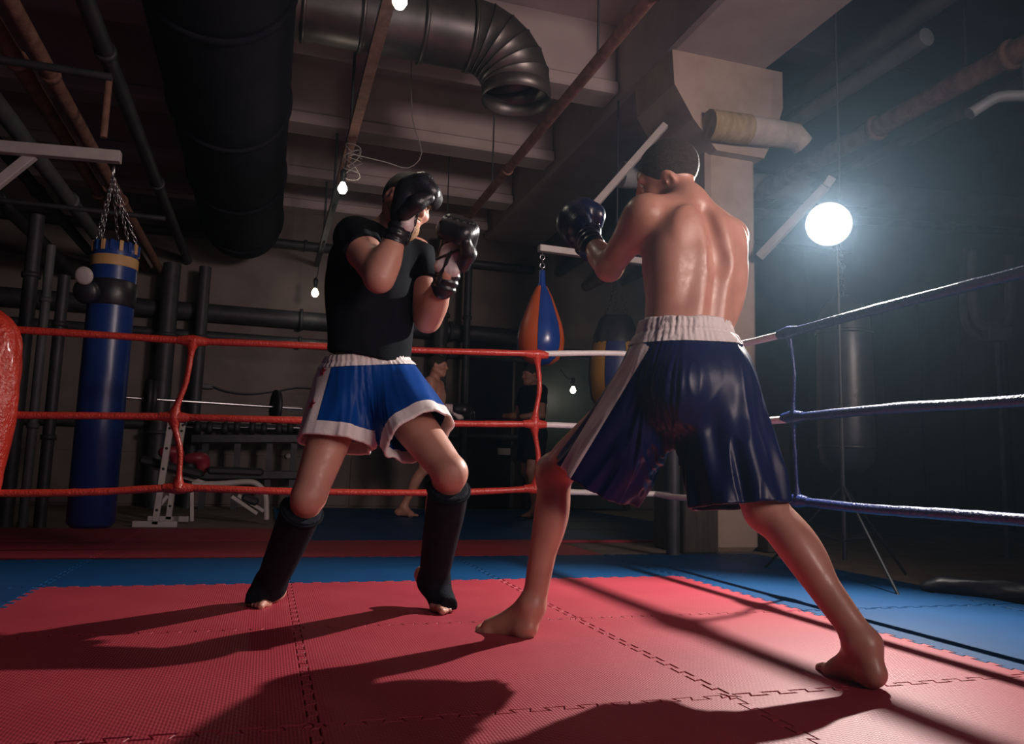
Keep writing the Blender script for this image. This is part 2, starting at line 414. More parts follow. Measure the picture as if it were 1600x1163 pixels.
# ---------------------------------------------------------------- ring ropes
M_RROPE = mat('red_vinyl', (.50, .035, .02), .30, (.58, .05, .03), 30, bump=.5, bscale=90, coat=.3)
M_WROPE = mat('white_vinyl', (.72, .68, .66), .4, (.78, .74, .72), 30, bump=.35, bscale=90)
M_BROPE = mat('blue_vinyl', (.004, .014, .10), .34, (.006, .02, .13), 30, bump=.5, bscale=90, coat=.15)
RV, RU = 2.755, 3.26
def smooth_path(pts, n=6):
    out = []; m = len(pts)
    for i in range(m-1):
        p0, p1, p2, p3 = pts[max(i-1, 0)], pts[i], pts[i+1], pts[min(i+2, m-1)]
        for k in range(n):
            t = k/n; out.append(.5*((2*p1)+(p2-p0)*t+(2*p0-5*p1+4*p2-p3)*t*t+(3*p1-p0-3*p2+p3)*t**3))
    return out+[pts[-1]]
def rope(b, pts, r, wob=.0012):
    p = smooth_path(pts, 8); b.tube(p, [r+random.uniform(-wob, wob) for _ in p], 12)
ZC = (1.255, .82, .405)
CORNER = [Vector((RU, RV, z)) for z in ZC]
LEFTC = Vector((-.62, RV+.0, 0)); BLUEC = Vector((3.42, -2.35, 0)); WHITEC = Vector((3.50, 2.96, 0))
back_px = [[(36, 516), (165, 524), (300, 533), (430, 538), (640, 547), (838, 553)], [(36, 649), (160, 650), (280, 652), (470, 657), (700, 662), (838, 663)], [(20, 771), (150, 769), (278, 763), (450, 768), (690, 770), (836, 764)]]
wb_px = [[(845, 553), (975, 553)], [(845, 664), (880, 665)], [(842, 765), (890, 769), (940, 770)]]
rt_px = [[(1150, 540), (1230, 521)], [(1200, 658), (1238, 653)], [(1065, 778), (1150, 781), (1245, 783)]]
bl_px = [[(1232, 520), (1360, 486), (1480, 455), (1600, 425)], [(1240, 652), (1400, 638), (1600, 626)], [(1247, 783), (1350, 795), (1480, 804), (1600, 813)]]
lv = ('top', 'middle', 'bottom')
for k in range(3):
    pts = [onY(x, y, RV) for x, y in back_px[k]]; pts = [Vector((LEFTC.x, RV, pts[0].z))]+pts
    g = empty('ring_rope', (pts[0].x, RV, pts[0].z), f'{lv[k]} rope along the back of the ring, red turning white', 'rope', 'ring ropes')
    b = MB(); rope(b, pts, .0195); b.build('red_sleeve', M_RROPE, g)
    w_ = [pts[-1]]+[onY(x, y, RV) for x, y in wb_px[k]]+[CORNER[k]]
    b = MB(); rope(b, w_, .0185); b.build('white_sleeve', M_WROPE, g)
    g = empty('ring_rope', tuple(CORNER[k]), f'{lv[k]} rope on the right of the ring, white turning dark blue', 'rope', 'ring ropes')
    r_ = [CORNER[k]]+[onX(x, y, RU) for x, y in rt_px[k]]
    b = MB(); rope(b, r_, .0185); b.build('white_sleeve', M_WROPE, g)
    p = [onX(x, y, RU) for x, y in bl_px[k]]; p = [r_[-1]]+p[1:]+[Vector((RU, -1.0, p[-1].z)), Vector((RU, BLUEC.y+.02, p[-1].z))]
    b = MB(); rope(b, p, .0215); b.build('blue_sleeve', M_BROPE, g)
    b = MB(); d = (WHITEC+Vector((0, 0, ZC[k]))-CORNER[k]); b.tube([CORNER[k]-d*.02, CORNER[k]+d*.5, CORNER[k]+d*1.0], [.012, .02, .012], 10); b.build('turnbuckle', M_IRON, g)
def spacer(px, plane, m, label, r0):
    f = (lambda x, y: onY(x, y, RV)) if plane == 'Y' else (lambda x, y: onX(x, y, RU))
    ks = [f(*q) for q in px]
    along = Vector((1, 0, 0)) if plane == 'Y' else Vector((0, 1, 0))
    g = empty('rope_spacer', tuple(ks[-1]), label, 'strap', 'rope spacers')
    b = MB(); p = smooth_path(ks, 10); n = len(p)
    rr = []
    for i, q in enumerate(p):
        d = min((q-ks[j]).length for j in KN); rr.append(r0*(1+1.3*math.exp(-(d/.045)**2)) + random.uniform(-.0012, .0012))
    b.tube(p, rr, 12); b.build('wrapped_strap', m, g)
    for j in KN:
        b = MB(); c = ks[j]; b.tube([c+along*t for t in (-.075, -.05, -.025, 0, .025, .05, .075)], [.0215, .0255, .030, .033, .030, .0255, .0215], 14); b.build('knot', m, g)
KN = (0, 2, 4)
spacer([(301, 533), (291, 595), (272, 652), (281, 705), (278, 763)], 'Y', M_RROPE, 'red wrapped spacer strap joining the ropes left of the fighters', .0155)
spacer([(838, 554), (843, 605), (835, 663), (841, 715), (836, 764)], 'Y', M_RROPE, 'red wrapped spacer strap joining the ropes between the two fighters', .0155)
spacer([(1232, 520), (1241, 585), (1239, 652), (1243, 720), (1246, 783)], 'X', M_BROPE, 'thin dark blue spacer strap joining the right hand ropes', .0085)
# corner posts
def post(c, label, m, pad=None):
    g = empty('corner_post', (c.x, c.y, -.02), label, 'post', 'ring corner posts')
    b = MB(); b.tube([(c.x, c.y, -.02), (c.x, c.y, 1.36)], .045, 16); b.build('pole', M_IRON, g)
    b = MB(); b.lathe((c.x, c.y, -.02), [(0, 0), (.17, 0), (.17, .012), (.05, .02)], 24); b.build('foot_plate', M_IRON, g)
    return g
RP = onY(-62, 640, RV-.02)
g = post(Vector((RP.x-.12, RP.y+.1, 0)), 'corner post with a bulging glossy red pad at the left edge', M_RROPE)
S = SDF((-.34, -.25, .2), (.34, .25, 1.4), .009)
S.cone((0, 0, .45), (0, 0, 1.08), .195, .215, .05, (np.array([0, 1, 0]), .62), bulge=.10, fold=(9, .0035, .4, 11.))
S.ell((0, 0, .36), (.15, .10, .10), .08)
v_, f_ = S.mesh(); v_ = relax(v_, f_, 2); v_ = v_+np.array([RP.x+.02, RP.y, .0])
mesh_obj('corner_pad', v_, f_, mat('red_pad', (.50, .03, .015), .28, (.58, .045, .025), 8, bump=1., bscale=55, coat=.4), g)
post(WHITEC, 'plain iron corner post behind the near boxer', None)
post(BLUEC, 'iron corner post at the end of the blue ropes', None)
# ---------------------------------------------------------------- light stand with the flash
g = empty('light_stand', (STROBE.x+.09, STROBE.y+.05, -.02), 'thin black tripod light stand behind the blue ropes', 'light stand')
SB = Vector((STROBE.x+.09, STROBE.y+.05, -.02)); MR = M_BLACK
b = MB(); b.tube([SB+Vector((0, 0, .12)), SB+Vector((0, 0, .95))], .0125, 10); b.tube([SB+Vector((0, 0, .9)), SB+Vector((0, 0, 1.86))], .009, 10); b.build('pole', MR, g)
for z in (.95, 1.45): b = MB(); b.lathe(SB+Vector((0, 0, z)), [(.009, -.02), (.018, -.02), (.018, .02), (.009, .02)], 12); b.tube([SB+Vector((.015, 0, z)), SB+Vector((.04, 0, z))], .006, 8); b.build('clamp', MR, g)
tips = [onz(1415, 897, -.012), SB+Vector((-.16, .50, .008)), SB+Vector((-.12, -.5, .008))]
for t in tips:
    b = MB(); d = t-SB; b.tube([SB+Vector((0, 0, .52)), t], .008, 8); b.build('leg', MR, g)
    b = MB(); b.tube([SB+Vector((0, 0, .22)), SB+d*.5+Vector((0, 0, .26))], .005, 8); b.build('brace', MR, g)
lamp('flash_tube', 'POINT', STROBE-(STROBE-STROBE_AIM).normalized()*.012, 1.4, (1, .97, .92), shadow_soft_size=.012)
g = empty('flash_head', tuple(SB+Vector((0, 0, 1.85))), 'bright studio flash shining on top of the light stand', 'lamp')
ax = (STROBE_AIM-STROBE).normalized()
b = MB(); b.lathe(STROBE-ax*.05, [(.0, -.005), (.05, -.005), (.055, 0), (.122, .085), (.125, .085), (.058, -.005), (.05, -.012), (0, -.012)], 32, ax)
b.build('reflector', mat('reflector_silver', (.75, .74, .72), .45, (.8, .79, .77), 20, metal=.2), g)
b = MB(); b.lathe(STROBE-ax*.065, [(0, 0), (.055, 0), (.06, -.02), (.06, -.22), (.05, -.24), (0, -.24)], 24, ax); b.build('housing', MR, g)
b = MB(); b.tube([STROBE-ax*.14+Vector((0, 0, -.05)), SB+Vector((0, 0, 1.84))], .014, 10); b.build('bracket', MR, g)

# ---------------------------------------------------------------- bulbs on the hanging cable
M_BULB = mat('bulb_glow', (.9, .9, .85), .3, emit=(1, .93, .78), estr=14)
M_BULBD = mat('bulb_glow_far', (.9, .9, .85), .3, emit=(1, .90, .70), estr=9)
def bulb(pos, label, m, power, cable_to, size=.032):
    g = empty('light_bulb', tuple(pos), label, 'light bulb', 'bare hanging bulbs')
    p = Vector(pos)
    b = MB(); b.lathe(p, [(.0, -size), (size*.6, -size*.8), (size, -.1*size), (size*.95, size*.35), (size*.6, size*1.1), (size*.42, size*1.5)], 20); b.build('glass', m, g)
    b = MB(); b.lathe(p, [(size*.42, size*1.45), (size*.5, size*1.5), (size*.5, size*2.6), (size*.62, size*2.7), (size*.62, size*4.0), (size*.2, size*4.4), (0, size*4.4)], 16); b.build('socket', M_BLACK, g)
    b = MB(); b.tube(smooth_path([p+Vector((0, 0, size*4.3)), (p+cable_to)/2+Vector((.01, 0, .02)), cable_to], 5), .005, 8); b.build('cord', M_BLACK, g)
    l = bpy.data.lights.new('bulb_light', 'POINT'); l.energy = power; l.color = (1, .88, .7); l.shadow_soft_size = .035
    o = lk(bpy.data.objects.new('bulb_light', l)); o.parent = g; o.location = (0, 0, -.07)
BU = 1.31
bulb((BU, 1.50, 2.60), 'bare bulb at the top edge of the picture', M_BULB, 5, Vector((BU, 1.5, 3.0)), .034)
bulb((BU-.02, 4.02, 2.60), 'bare bulb in a black socket left of the bearded boxer', M_BULB, 3, Vector((BU, 4.05, 3.0)), .036)
bulb((BU, 7.85, 2.60), 'distant bare bulb beside the black shirt', M_BULBD, 1.6, Vector((BU+.02, 7.8, 3.1)), .045)
bulb((4.75, 7.9, 1.60), 'small distant bulb shining by the dark doorway', M_BULBD, 2.5, Vector((4.75, 8.39, 1.95)), .04)
g = empty('bulb_rail', (BU, 4, 2.95), 'rusty rail along the ceiling that carries the bulbs', 'rail')
b = MB(); b.bar((BU+.03, .2, 3.02), (BU+.03, 5.0, 3.02), .07, .05); b.build('bar', M_RUST, g)
b = MB(); b.bar((BU+.03, 5.0, 3.04), (BU+.03, 8.5, 3.12), .06, .05); b.build('bar', M_IRON, g)
for v in (2.1, 4.2, 5.8, 7.2): b = MB(); b.tube([(BU+.03, v, 3.0), (BU+.03, v, 3.82)], .012, 8); b.build('hanger', M_IRON, g)
# loose cable coil by the second bulb
b = MB(); c0 = Vector((BU+.05, 4.02, 2.86)); pts = []
for i in range(40):
    a = i*.9; pts.append(c0+Vector((.06*math.cos(a)*(1-.3*math.sin(i)), .05*math.sin(a), .10*math.sin(i*.37)-.002*i)))
pts += [c0+Vector((.25, 0, .0)), c0+Vector((.42, .0, -.02)), c0+Vector((.52, .0, .12)), c0+Vector((.44, .05, .42)), c0+Vector((.42, .1, .95))]
b.tube(smooth_path(pts, 3), .004, 6); b.build('loose_cable', mat('grey_cable', (.22, .20, .19), .6), label='tangled grey cable looped above the middle bulb', cat='cable')

# ---------------------------------------------------------------- ducts and pipes overhead
g = empty('ventilation_duct', (.40, 4, 3.0), 'big black round duct running along the dark ceiling', 'duct')
b = MB(); b.tube([(.42, v, 3.38) for v in np.linspace(-1.5, 7.7, 12)]+[(.42, 7.85, 3.38), (.42, 7.97, 3.38), (.42, 8.06, 3.38), (.42, 8.1, 3.38)], [.45]*12+[.44, .40, .31, .15], 40); b.build('tube', M_DUCTD, g)
for v in (.2, 1.5, 2.75, 4.4, 6.0, 7.5): b = MB(); b.lathe((.42, v, 3.38), [(.45, -.02), (.472, -.02), (.472, .02), (.45, .02)], 40, (0, 1, 0)); b.build('joint_ring', M_DUCTD, g)
D0 = Vector((1.0, 3.30, 3.60)); R_ = .245
g = empty('metal_duct', (1.9, 3.2, 3.2), 'galvanised metal duct with a segmented elbow opening downwards', 'duct')
U0 = 2.06; RB = .36
b = MB(); b.tube([(.86, 3.30, 3.60), (1.25, 3.30, 3.60), (U0, 3.30, 3.60)], R_, 36, False); b.build('tube', M_STEEL, g)
for v in (.92, 1.30, 1.72, U0): b = MB(); b.lathe((v, 3.30, 3.60), [(R_, -.014), (R_+.016, -.014), (R_+.016, .014), (R_, .014)], 36, (1, 0, 0)); b.build('flange', M_STEEL, g)
pts = [(U0+RB*math.sin(a), 3.30, 3.60-RB+RB*math.cos(a)) for a in np.radians((0, 15, 30, 45, 60, 75, 88))]
for i in range(6):
    b = MB(); p0, p1 = Vector(pts[i]), Vector(pts[i+1]); n0 = Vector((math.cos(math.radians((0, 15, 30, 45, 60, 75, 88)[i])), 0, -math.sin(math.radians((0, 15, 30, 45, 60, 75, 88)[i]))))
    n1 = Vector((math.cos(math.radians((0, 15, 30, 45, 60, 75, 88)[i+1])), 0, -math.sin(math.radians((0, 15, 30, 45, 60, 75, 88)[i+1]))))
    vs = []
    for p, n, rr in ((p0, n0, R_), (p0, n0, R_+.008), (p0+(p1-p0)*.08, n0, R_+.003), (p1, n1, R_), (p1, n1, R_-.004), (p0, n0, R_-.004)):
        x = Vector((0, 1, 0)); y = n.cross(x)
        vs += [p+x*(rr*math.cos(2*PI*k/36))+y*(rr*math.sin(2*PI*k/36)) for k in range(36)]
    fs = [(r*36+k, r*36+(k+1) % 36, (r+1)*36+(k+1) % 36, (r+1)*36+k) for r in range(5) for k in range(36)]
    b.add(vs, fs, True); b.build('elbow_segment', M_STEEL, g)
pe = Vector(pts[-1]); b = MB(); b.lathe(pe, [(R_, .01), (R_+.006, .0), (R_+.006, -.09), (R_-.004, -.09), (R_-.004, .01)], 36); b.build('mouth', M_STEEL, g)
for u in (1.1, 1.75): b = MB(); b.tube([(u, 3.3, 3.78), (u, 3.3, 4.45)], .01, 6); b.build('hanger', M_IRON, g)
def pipe(name, pts, r, m, label, cat='pipe', hang=None, rings=None, n=14):
    p = [Vector(q) for q in pts]
    g = empty(name, tuple(p[0]), label, cat)
    b = MB(); b.tube(p, r, n); b.build('tube', m, g)
    if rings:
        for t in rings:
            q = p[0]+(p[-1]-p[0])*t; b = MB(); b.lathe(q, [(r, -.02), (r*1.3, -.02), (r*1.3, .02), (r, .02)], n, p[-1]-p[0]); b.build('collar', m, g)
    if hang:
        for t in hang:
            q = p[0]+(p[-1]-p[0])*t; b = MB(); b.tube([q, Vector((q.x, q.y, 4.45))], .007, 6); b.build('hanger', M_IRON, g)
    return g
pipe('rusty_pipe', [(2.57, -.5, 2.92), (2.57, 8.45, 2.92)], .036, M_RUST, 'thin rusty pipe running away overhead between the fighters', hang=(.3, .55, .75), rings=(.22, .5))
pipe('rusty_pipe', [(5.16, .4, 3.2), (5.16, 8.45, 3.2)], .075, M_RUST, 'thick rusty pipe high up above the flash', hang=(.1, .2, .5), rings=(.16, .3))
pipe('ceiling_pipe', [(4.72, 1.9, 3.35), (4.72, 8.4, 3.35)], .06, M_GREYP, 'upper grey pipe fading into the dark at the top right', rings=(.5,))
pipe('ceiling_pipe', smooth_path([Vector((9., 1.5, 3.7)), Vector((5.4, 1.55, 3.7)), Vector((5.0, 1.75, 3.7)), Vector((4.9, 2.2, 3.68)), Vector((4.9, 8.4, 3.6))], 5), .075, M_GREYP, 'grey pipe with a bend in the top right corner')
pipe('ceiling_pipe', [(5.72, 1.0, 3.3), (5.72, 8.4, 3.3)], .05, M_GREYP, 'slim grey pipe right of the thick rusty one')
pipe('insulated_pipe', [(3.86, 3.08, 3.13), (4.20, 3.08, 3.145)], .115, mat('yellow_insulation', (.28, .20, .10), .8, (.40, .30, .17), 9, bump=.6, bscale=30, stretch=(3, 1, 1)), 'torn yellow pipe insulation in front of the column top')
pipe('insulated_pipe', [(4.20, 3.08, 3.145), (4.62, 3.08, 3.16), (4.70, 3.08, 3.10)], [.11, .10, .085], mat('grey_wrap', (.42, .36, .31), .8, (.52, .45, .39), 9, bump=.5, bscale=30), 'grey wrapped end of the torn pipe insulation')
pipe('wall_pipe', [(3.75, 4.35, 3.19), (8.95, 4.35, 3.52)], .12, mat('grey_duct', (.30, .31, .33), .5, (.36, .36, .38), 5, bump=.1), 'wide grey pipe behind the column and the flash')
pipe('wall_pipe', [(4.4, 4.6, 3.06), (8.95, 4.6, 3.34)], .045, M_GREYP, 'thin pale pipe beneath the wide grey one', rings=(.75,))
# pipes on the left, running away overhead
for i, (u, z, r, m, lab) in enumerate(((-.50, 2.8, .045, M_RUST, 'brown pipe nearest the big black duct'), (-.68, 2.85, .05, M_RUST, 'second brown pipe left of the black duct'),
        (-.90, 2.75, .06, M_GREYP, 'grey pipe at the upper left'), (-1.15, 2.8, .05, M_IRON, 'dark iron pipe left of the grey one'), (-1.45, 2.7, .06, M_IRON, 'outermost dark pipe at the upper left'), (-.22, 3.0, .05, M_IRON, 'dark pipe close under the black duct'))):
    pipe('overhead_pipe', [(u, -1, z), (u, 8.45, z)], r, m, lab, rings=(.45, .7))
for v, z in ((2.9, 2.68), (5.4, 2.62)): pipe('cross_bar', [(-2.4, v, z), (-.1, v, z)], .022, M_IRON, ('thin bar under the pipes at the upper left' if v < 3 else 'farther thin bar under the left pipes'), 'bar')
b = MB(); b.tube([(-.24, 3.5, 2.95), (-.24, 3.5, 2.55)], .022, 10); b.build('pipe_stub', M_RUST, label='short rusty pipe hanging above the blue bag bracket', cat='pipe')
# pipes on the back wall
for z, r, lab in ((3.33, .055, 'upper pipe along the back wall'), (2.35, .11, 'thick dark pipe along the back wall'), (2.06, .06, 'dark pipe below the thick one on the back wall'), (.95, .05, 'low pipe along the back wall')):
    pipe('back_wall_pipe', [(-3.5, 8.36, z), (4.3, 8.36, z)], r, M_IRON, lab, rings=(.3, .6, .85))
for u, r, lab in ((-.35, .10, 'thick dark upright pipe behind the barbell'), (.02, .07, 'dark upright pipe by the red strap'), (2.95, .09, 'dark upright pipe behind the standing trainee'), (3.3, .05, 'slim upright pipe behind the standing trainee')):
    pipe('upright_pipe', [(u, 8.11, -.02), (u, 8.11, 2.86 if abs(u) < .5 else 3.6)], r, M_IRON, lab, rings=(.3, .7))
for i, (x, r, lab) in enumerate(((35, .055, 'leftmost tall upright pipe'), (62, .035, 'second tall upright pipe at the left'), (88, .045, 'upright pipe left of the blue bag'))):
    p = at(x, 560, 6.2); pipe('upright_pipe', [(p.x, p.y, -.02), (p.x, p.y, 2.5-.25*i)], r, M_IRON if i != 1 else M_GREYP, lab, rings=(.35, .8))
for i in range(4):
    x = 520+i*70; p = at(x, 300, 7.5+.15*i); 
b = MB(); b.tube(smooth_path([onY(330, 603, 8.46), onY(355, 612, 8.46), onY(390, 616, 8.46), onY(430, 612, 8.46), onY(470, 606, 8.46), onY(520, 612, 8.46)], 5), .012, 6); b.build('wall_cable', M_IRON, label='black cable sagging along the back wall', cat='cable')
b = MB(); p = onY(322, 604, 8.45); b.box((p.x-.08, 8.40, p.z-.03), (p.x+.08, 8.5, p.z+.03), .008); b.build('junction_box', M_GREYP, label='small pale junction box on the back wall', cat='box')
b = MB(); p = onY(450, 713, 8.45); b.lathe((p.x, 8.47, p.z), [(0, -.05), (.03, -.05), (.034, -.02), (.034, .03)], 18, (0, 1, 0)); b.build('wall_light', M_WHITE, label='small white round fitting low on the back wall', cat='fitting')
# doorway with dark panel
b = MB(); b.box((4.35, 8.40, 0), (5.75, 8.5, 2.15), .01); d1 = b.build('door_1', mat('door_green', (.03, .045, .045), .5, (.045, .06, .06), 4), kind='structure')
b = MB(); b.box((4.25, 8.36, 0), (4.35, 8.5, 2.25), .01); b.box((5.75, 8.36, 0), (5.85, 8.5, 2.25), .01); b.box((4.25, 8.36, 2.15), (5.85, 8.5, 2.25), .01); b.build('door_frame', M_IRON, d1)
# notice on the far dark wall
b = MB(); b.box((3.35, 8.38, 0), (4.05, 8.5, 2.3), .01); d2 = b.build('door_2', M_DUCTD, kind='structure')
p = onY(787, 706, 8.37); b = MB(); b.box((p.x-.09, 8.35, p.z-.045), (p.x+.09, 8.38, p.z+.045), .004); b.build('notice', M_WHITE, label='small pale notice on the dark door at the back', cat='sign')

# ---------------------------------------------------------------- bags
M_BAGB = mat('blue_bag_vinyl', (.010, .035, .17), .32, (.014, .045, .20), 6, bump=.15, bscale=12)
M_TAN = mat('tan_band', (.42, .24, .09), .6, (.48, .29, .12), 12)
M_BLKV = mat('black_vinyl', (.012, .012, .018), .4, (.02, .02, .026), 8, bump=.2, bscale=20)
def chain_links(b, a, c, n, r=.010, t=.0026):
    a, c = Vector(a), Vector(c); d = (c-a)/n; ax = d.normalized(); s1 = ax.cross(Vector((.3, 1, .1))).normalized(); s2 = ax.cross(s1)
    for i in range(n):
        o = a+d*(i+.5); s = s1 if i % 2 else s2; L = d.length*.66
        pts = [o+ax*(L*math.sin(q))+s*(r*math.cos(q)) for q in np.linspace(0, 2*PI, 9)]
        b.tube(pts, t, 5, False)
HB = at(160, 620, 5.0); hx, hy = HB.x, HB.y
g = empty('heavy_bag', (hx, hy, .1), 'long blue hanging punching bag with tan striped top and black belt', 'punching bag')
RB_ = .140
b = MB(); b.lathe((hx, hy, 0), [(0, .10), (RB_*.8, .10), (RB_, .13), (RB_*1.01, .8), (RB_, 1.5), (RB_*.99, 1.78)], 36); b.build('body', M_BAGB, g)
b = MB(); b.lathe((hx, hy, 0), [(RB_*1.0, 1.78), (RB_*1.02, 1.785), (RB_*1.02, 1.845), (RB_, 1.85)], 36); b.build('tan_band', M_TAN, g)
b = MB(); b.lathe((hx, hy, 0), [(RB_*.99, 1.85), (RB_*.99, 1.88), (RB_*.95, 1.94), (0, 1.94)], 36); b.build('collar', M_BAGB, g)
for i in range(16):
    a = 2*PI*i/16; c = Vector((hx+RB_*.985*math.cos(a), hy+RB_*.985*math.sin(a), 1.91)); o_ = Vector((math.cos(a), math.sin(a), 0)); t_ = Vector((-math.sin(a), math.cos(a), 0))
    b = MB(); b.obox(c, t_, o_, UP, .012, .008, .035, .002); b.build('loop', M_TAN if i % 2 else M_BAGB, g)
b = MB(); b.lathe((hx, hy, 0), [(RB_*1.0, 1.52), (RB_*1.06, 1.53), (RB_*1.06, 1.68), (RB_*1.0, 1.69)], 36); b.build('belt', M_BLKV, g)
HK = at(178, 262, 5.0); b = MB()
for i in range(5):
    a = 2*PI*i/5+.4; chain_links(b, (hx+RB_*.95*math.cos(a), hy+RB_*.95*math.sin(a), 1.95), HK+Vector((0, 0, -.06)), 12)
b.build('chains', M_CHROME, g, kind='stuff')
b = MB(); b.tube([HK+Vector((0, .02*math.cos(q), -.03+.045*math.sin(q))) for q in np.linspace(0, 2*PI, 13)], .005, 6, False); b.build('carabiner', M_CHROME, g)
p = at(131, 431, 4.80); b = MB(); d = (CPOS-p).normalized(); d = (d*.8-RG*.35).normalized()
b.lathe(p, [(0, .02), (.035, .018), (.052, .010), (.058, 0), (.052, -.012), (0, -.016)], 28, d); b.build('target_disc', M_WHITE, g, label='round pale target pad')
b = MB(); b.lathe(p-d*.055+Vector((-.005, 0, -.10)), [(0, .03), (.06, .025), (.08, 0), (.07, -.05), (0, -.06)], 22, d); b.build('target_holder', M_BLKV, g)
# bracket that carries it
g = empty('bag_bracket', tuple(HK+Vector((-.9, 0, 0))), 'white steel bracket arm holding the blue bag', 'bracket')
e0, e1 = at(189, 246, 4.98), at(-140, 218, 4.7)
b = MB(); b.bar(e0, e1, .06, .075, bev=.004); b.build('arm', M_WHITE, g)
b = MB(); b.bar(at(52, 242, 4.9), at(-120, 380, 4.7), .05, .06, bev=.004); b.build('brace', M_WHITE, g)
b = MB(); b.bar(at(-140, 160, 4.7), at(-140, 480, 4.7), .08, .08, up=(0, 1, 0), bev=.004); b.build('wall_plate', M_WHITE, g)
# pear shaped bag
M_ORANGE = mat('orange_vinyl', (.42, .075, .02), .4, (.48, .09, .03), 8); M_PBLUE = mat('pear_blue', (.008, .035, .19), .25, (.01, .045, .23), 8)
M_YEL = mat('mustard_vinyl', (.28, .14, .02), .5, (.33, .17, .03), 8)
def gored(c, prof, n, mats, names, g, rot=0.):
    for i in range(n):
        b = MB(); b.lathe(c, prof, 6, ang=(rot+2*PI*i/n+.01, rot+2*PI*(i+1)/n-.01)); b.build(names[i % 2], mats[i % 2], g)
pc = at(845, 515, 5.7)
zb = lambda y: at(845, y, 5.7).z
g = empty('pear_bag', (pc.x, pc.y, zb(573)), 'pear shaped orange and blue punching bag hanging by a chain', 'punching bag')
prof = [(.0, zb(573)-pc.z), (.08, zb(571)-pc.z), (.14, zb(562)-pc.z), (.172, zb(545)-pc.z), (.176, zb(530)-pc.z), (.158, zb(508)-pc.z), (.12, zb(485)-pc.z), (.085, zb(465)-pc.z), (.055, zb(452)-pc.z), (.04, zb(446)-pc.z)]
camang = math.atan2(CPOS.y-pc.y, CPOS.x-pc.x)
gored(pc, prof, 6, (M_ORANGE, M_PBLUE), ('orange_panel', 'blue_panel'), g, camang-.12-2*PI/6)
b = MB(); b.lathe(pc, [(.0, -.002), (.08*.9, zb(570)-pc.z), (.135, zb(561)-pc.z), (.165, zb(545)-pc.z), (.165, zb(530)-pc.z), (.15, zb(508)-pc.z), (.11, zb(485)-pc.z), (.03, zb(446)-pc.z)], 20); b.build('liner', M_BLKV, g)
b = MB(); b.tube([Vector((pc.x, pc.y, zb(462))), Vector((pc.x, pc.y, zb(440))), Vector((pc.x, pc.y, zb(420)))], [.05, .028, .022], 12); b.build('neck_strap', M_PBLUE, g)
b = MB(); chain_links(b, (pc.x, pc.y, zb(422)), (pc.x, pc.y, zb(388)), 5, .018, .005); b.build('chain', M_CHROME, g, kind='stuff')
g = empty('bag_bracket', (pc.x, pc.y, zb(382)), 'pale bracket plate above the pear shaped bag', 'bracket')
a0 = Vector((pc.x-.03, pc.y, zb(384))); b = MB(); b.bar(a0, a0+Vector((1.1, .05, .0)), .06, .05, bev=.004); b.build('arm', M_WHITE, g)
b = MB(); b.bar(at(928, 322, 5.75), at(1040, 195, 5.75), .05, .05, bev=.004); b.build('brace', M_WHITE, g)
# mustard and blue bag
yc = at(962, 560, 6.4); zy = lambda y: at(962, y, 6.4).z
g = empty('tapered_bag', (yc.x, yc.y, zy(650)), 'mustard and dark blue striped tapered bag half hidden by the near boxer', 'punching bag')
prof = [(.0, zy(650)-yc.z), (.12, zy(645)-yc.z), (.20, zy(625)-yc.z), (.225, zy(590)-yc.z), (.215, zy(555)-yc.z), (.18, zy(525)-yc.z), (.13, zy(500)-yc.z)]
gored(yc, prof, 8, (M_YEL, mat('tapered_navy', (.008, .02, .10), .4)), ('mustard_panel', 'navy_panel'), g, math.atan2(CPOS.y-yc.y, CPOS.x-yc.x)-PI/8-PI/4)
b = MB(); b.lathe(yc, [(.20, zy(545)-yc.z), (.19, zy(525)-yc.z), (.135, zy(498)-yc.z), (.12, zy(494)-yc.z), (0, zy(494)-yc.z)], 24); b.build('collar', M_BLKV, g)
b = MB()
for i in range(3): a = 2*PI*i/3; chain_links(b, (yc.x+.11*math.cos(a), yc.y+.11*math.sin(a), zy(495)), (yc.x, yc.y, zy(430)), 9, .014, .003)
b.build('chains', M_IRON, g, kind='stuff')
b = MB(); b.tube([(yc.x, yc.y, zy(431)), (yc.x, yc.y, 3.72)], .008, 6); b.build('hanger', M_IRON, g)
# black bag by the light stand
bc = at(1320, 600, 5.1); zk = lambda y: at(1320, y, 5.1).z
g = empty('black_bag', (bc.x, bc.y, zk(737)), 'black hanging punching bag behind the light stand', 'punching bag')
b = MB(); b.lathe((bc.x, bc.y, 0), [(0, zk(738)), (.10, zk(737)), (.165, zk(722)), (.178, zk(690)), (.175, zk(560)), (.165, zk(500)), (.13, zk(475)), (.06, zk(460)), (0, zk(458))], 32); b.build('body', M_BLKV, g)
for z in (zk(700), zk(520)): b = MB(); b.lathe((bc.x, bc.y, z), [(.176, -.012), (.181, -.01), (.181, .01), (.176, .012)], 32); b.build('band', M_BLKV, g)
b = MB(); chain_links(b, (bc.x, bc.y, zk(459)), (bc.x, bc.y, zk(380)), 9, .02, .004); b.build('chain', M_IRON, g, kind='stuff')
b = MB(); b.tube([(bc.x, bc.y, zk(382)), (bc.x, bc.y, 3.86)], .008, 6); b.build('hanger', M_IRON, g)
# right bracket by the column
g = empty('bag_bracket', (4.4, 3.5, 2.2), 'pale bracket brace right of the column under the flash', 'bracket')
b = MB(); b.bar(at(1186, 402, 5.85), at(1290, 292, 5.6), .05, .06, bev=.004); b.build('brace', M_WHITE, g)
b = MB(); b.bar(at(1290, 292, 5.6), at(1300, 278, 5.6), .05, .06, bev=.004); b.build('end_cap', M_WHITE, g)
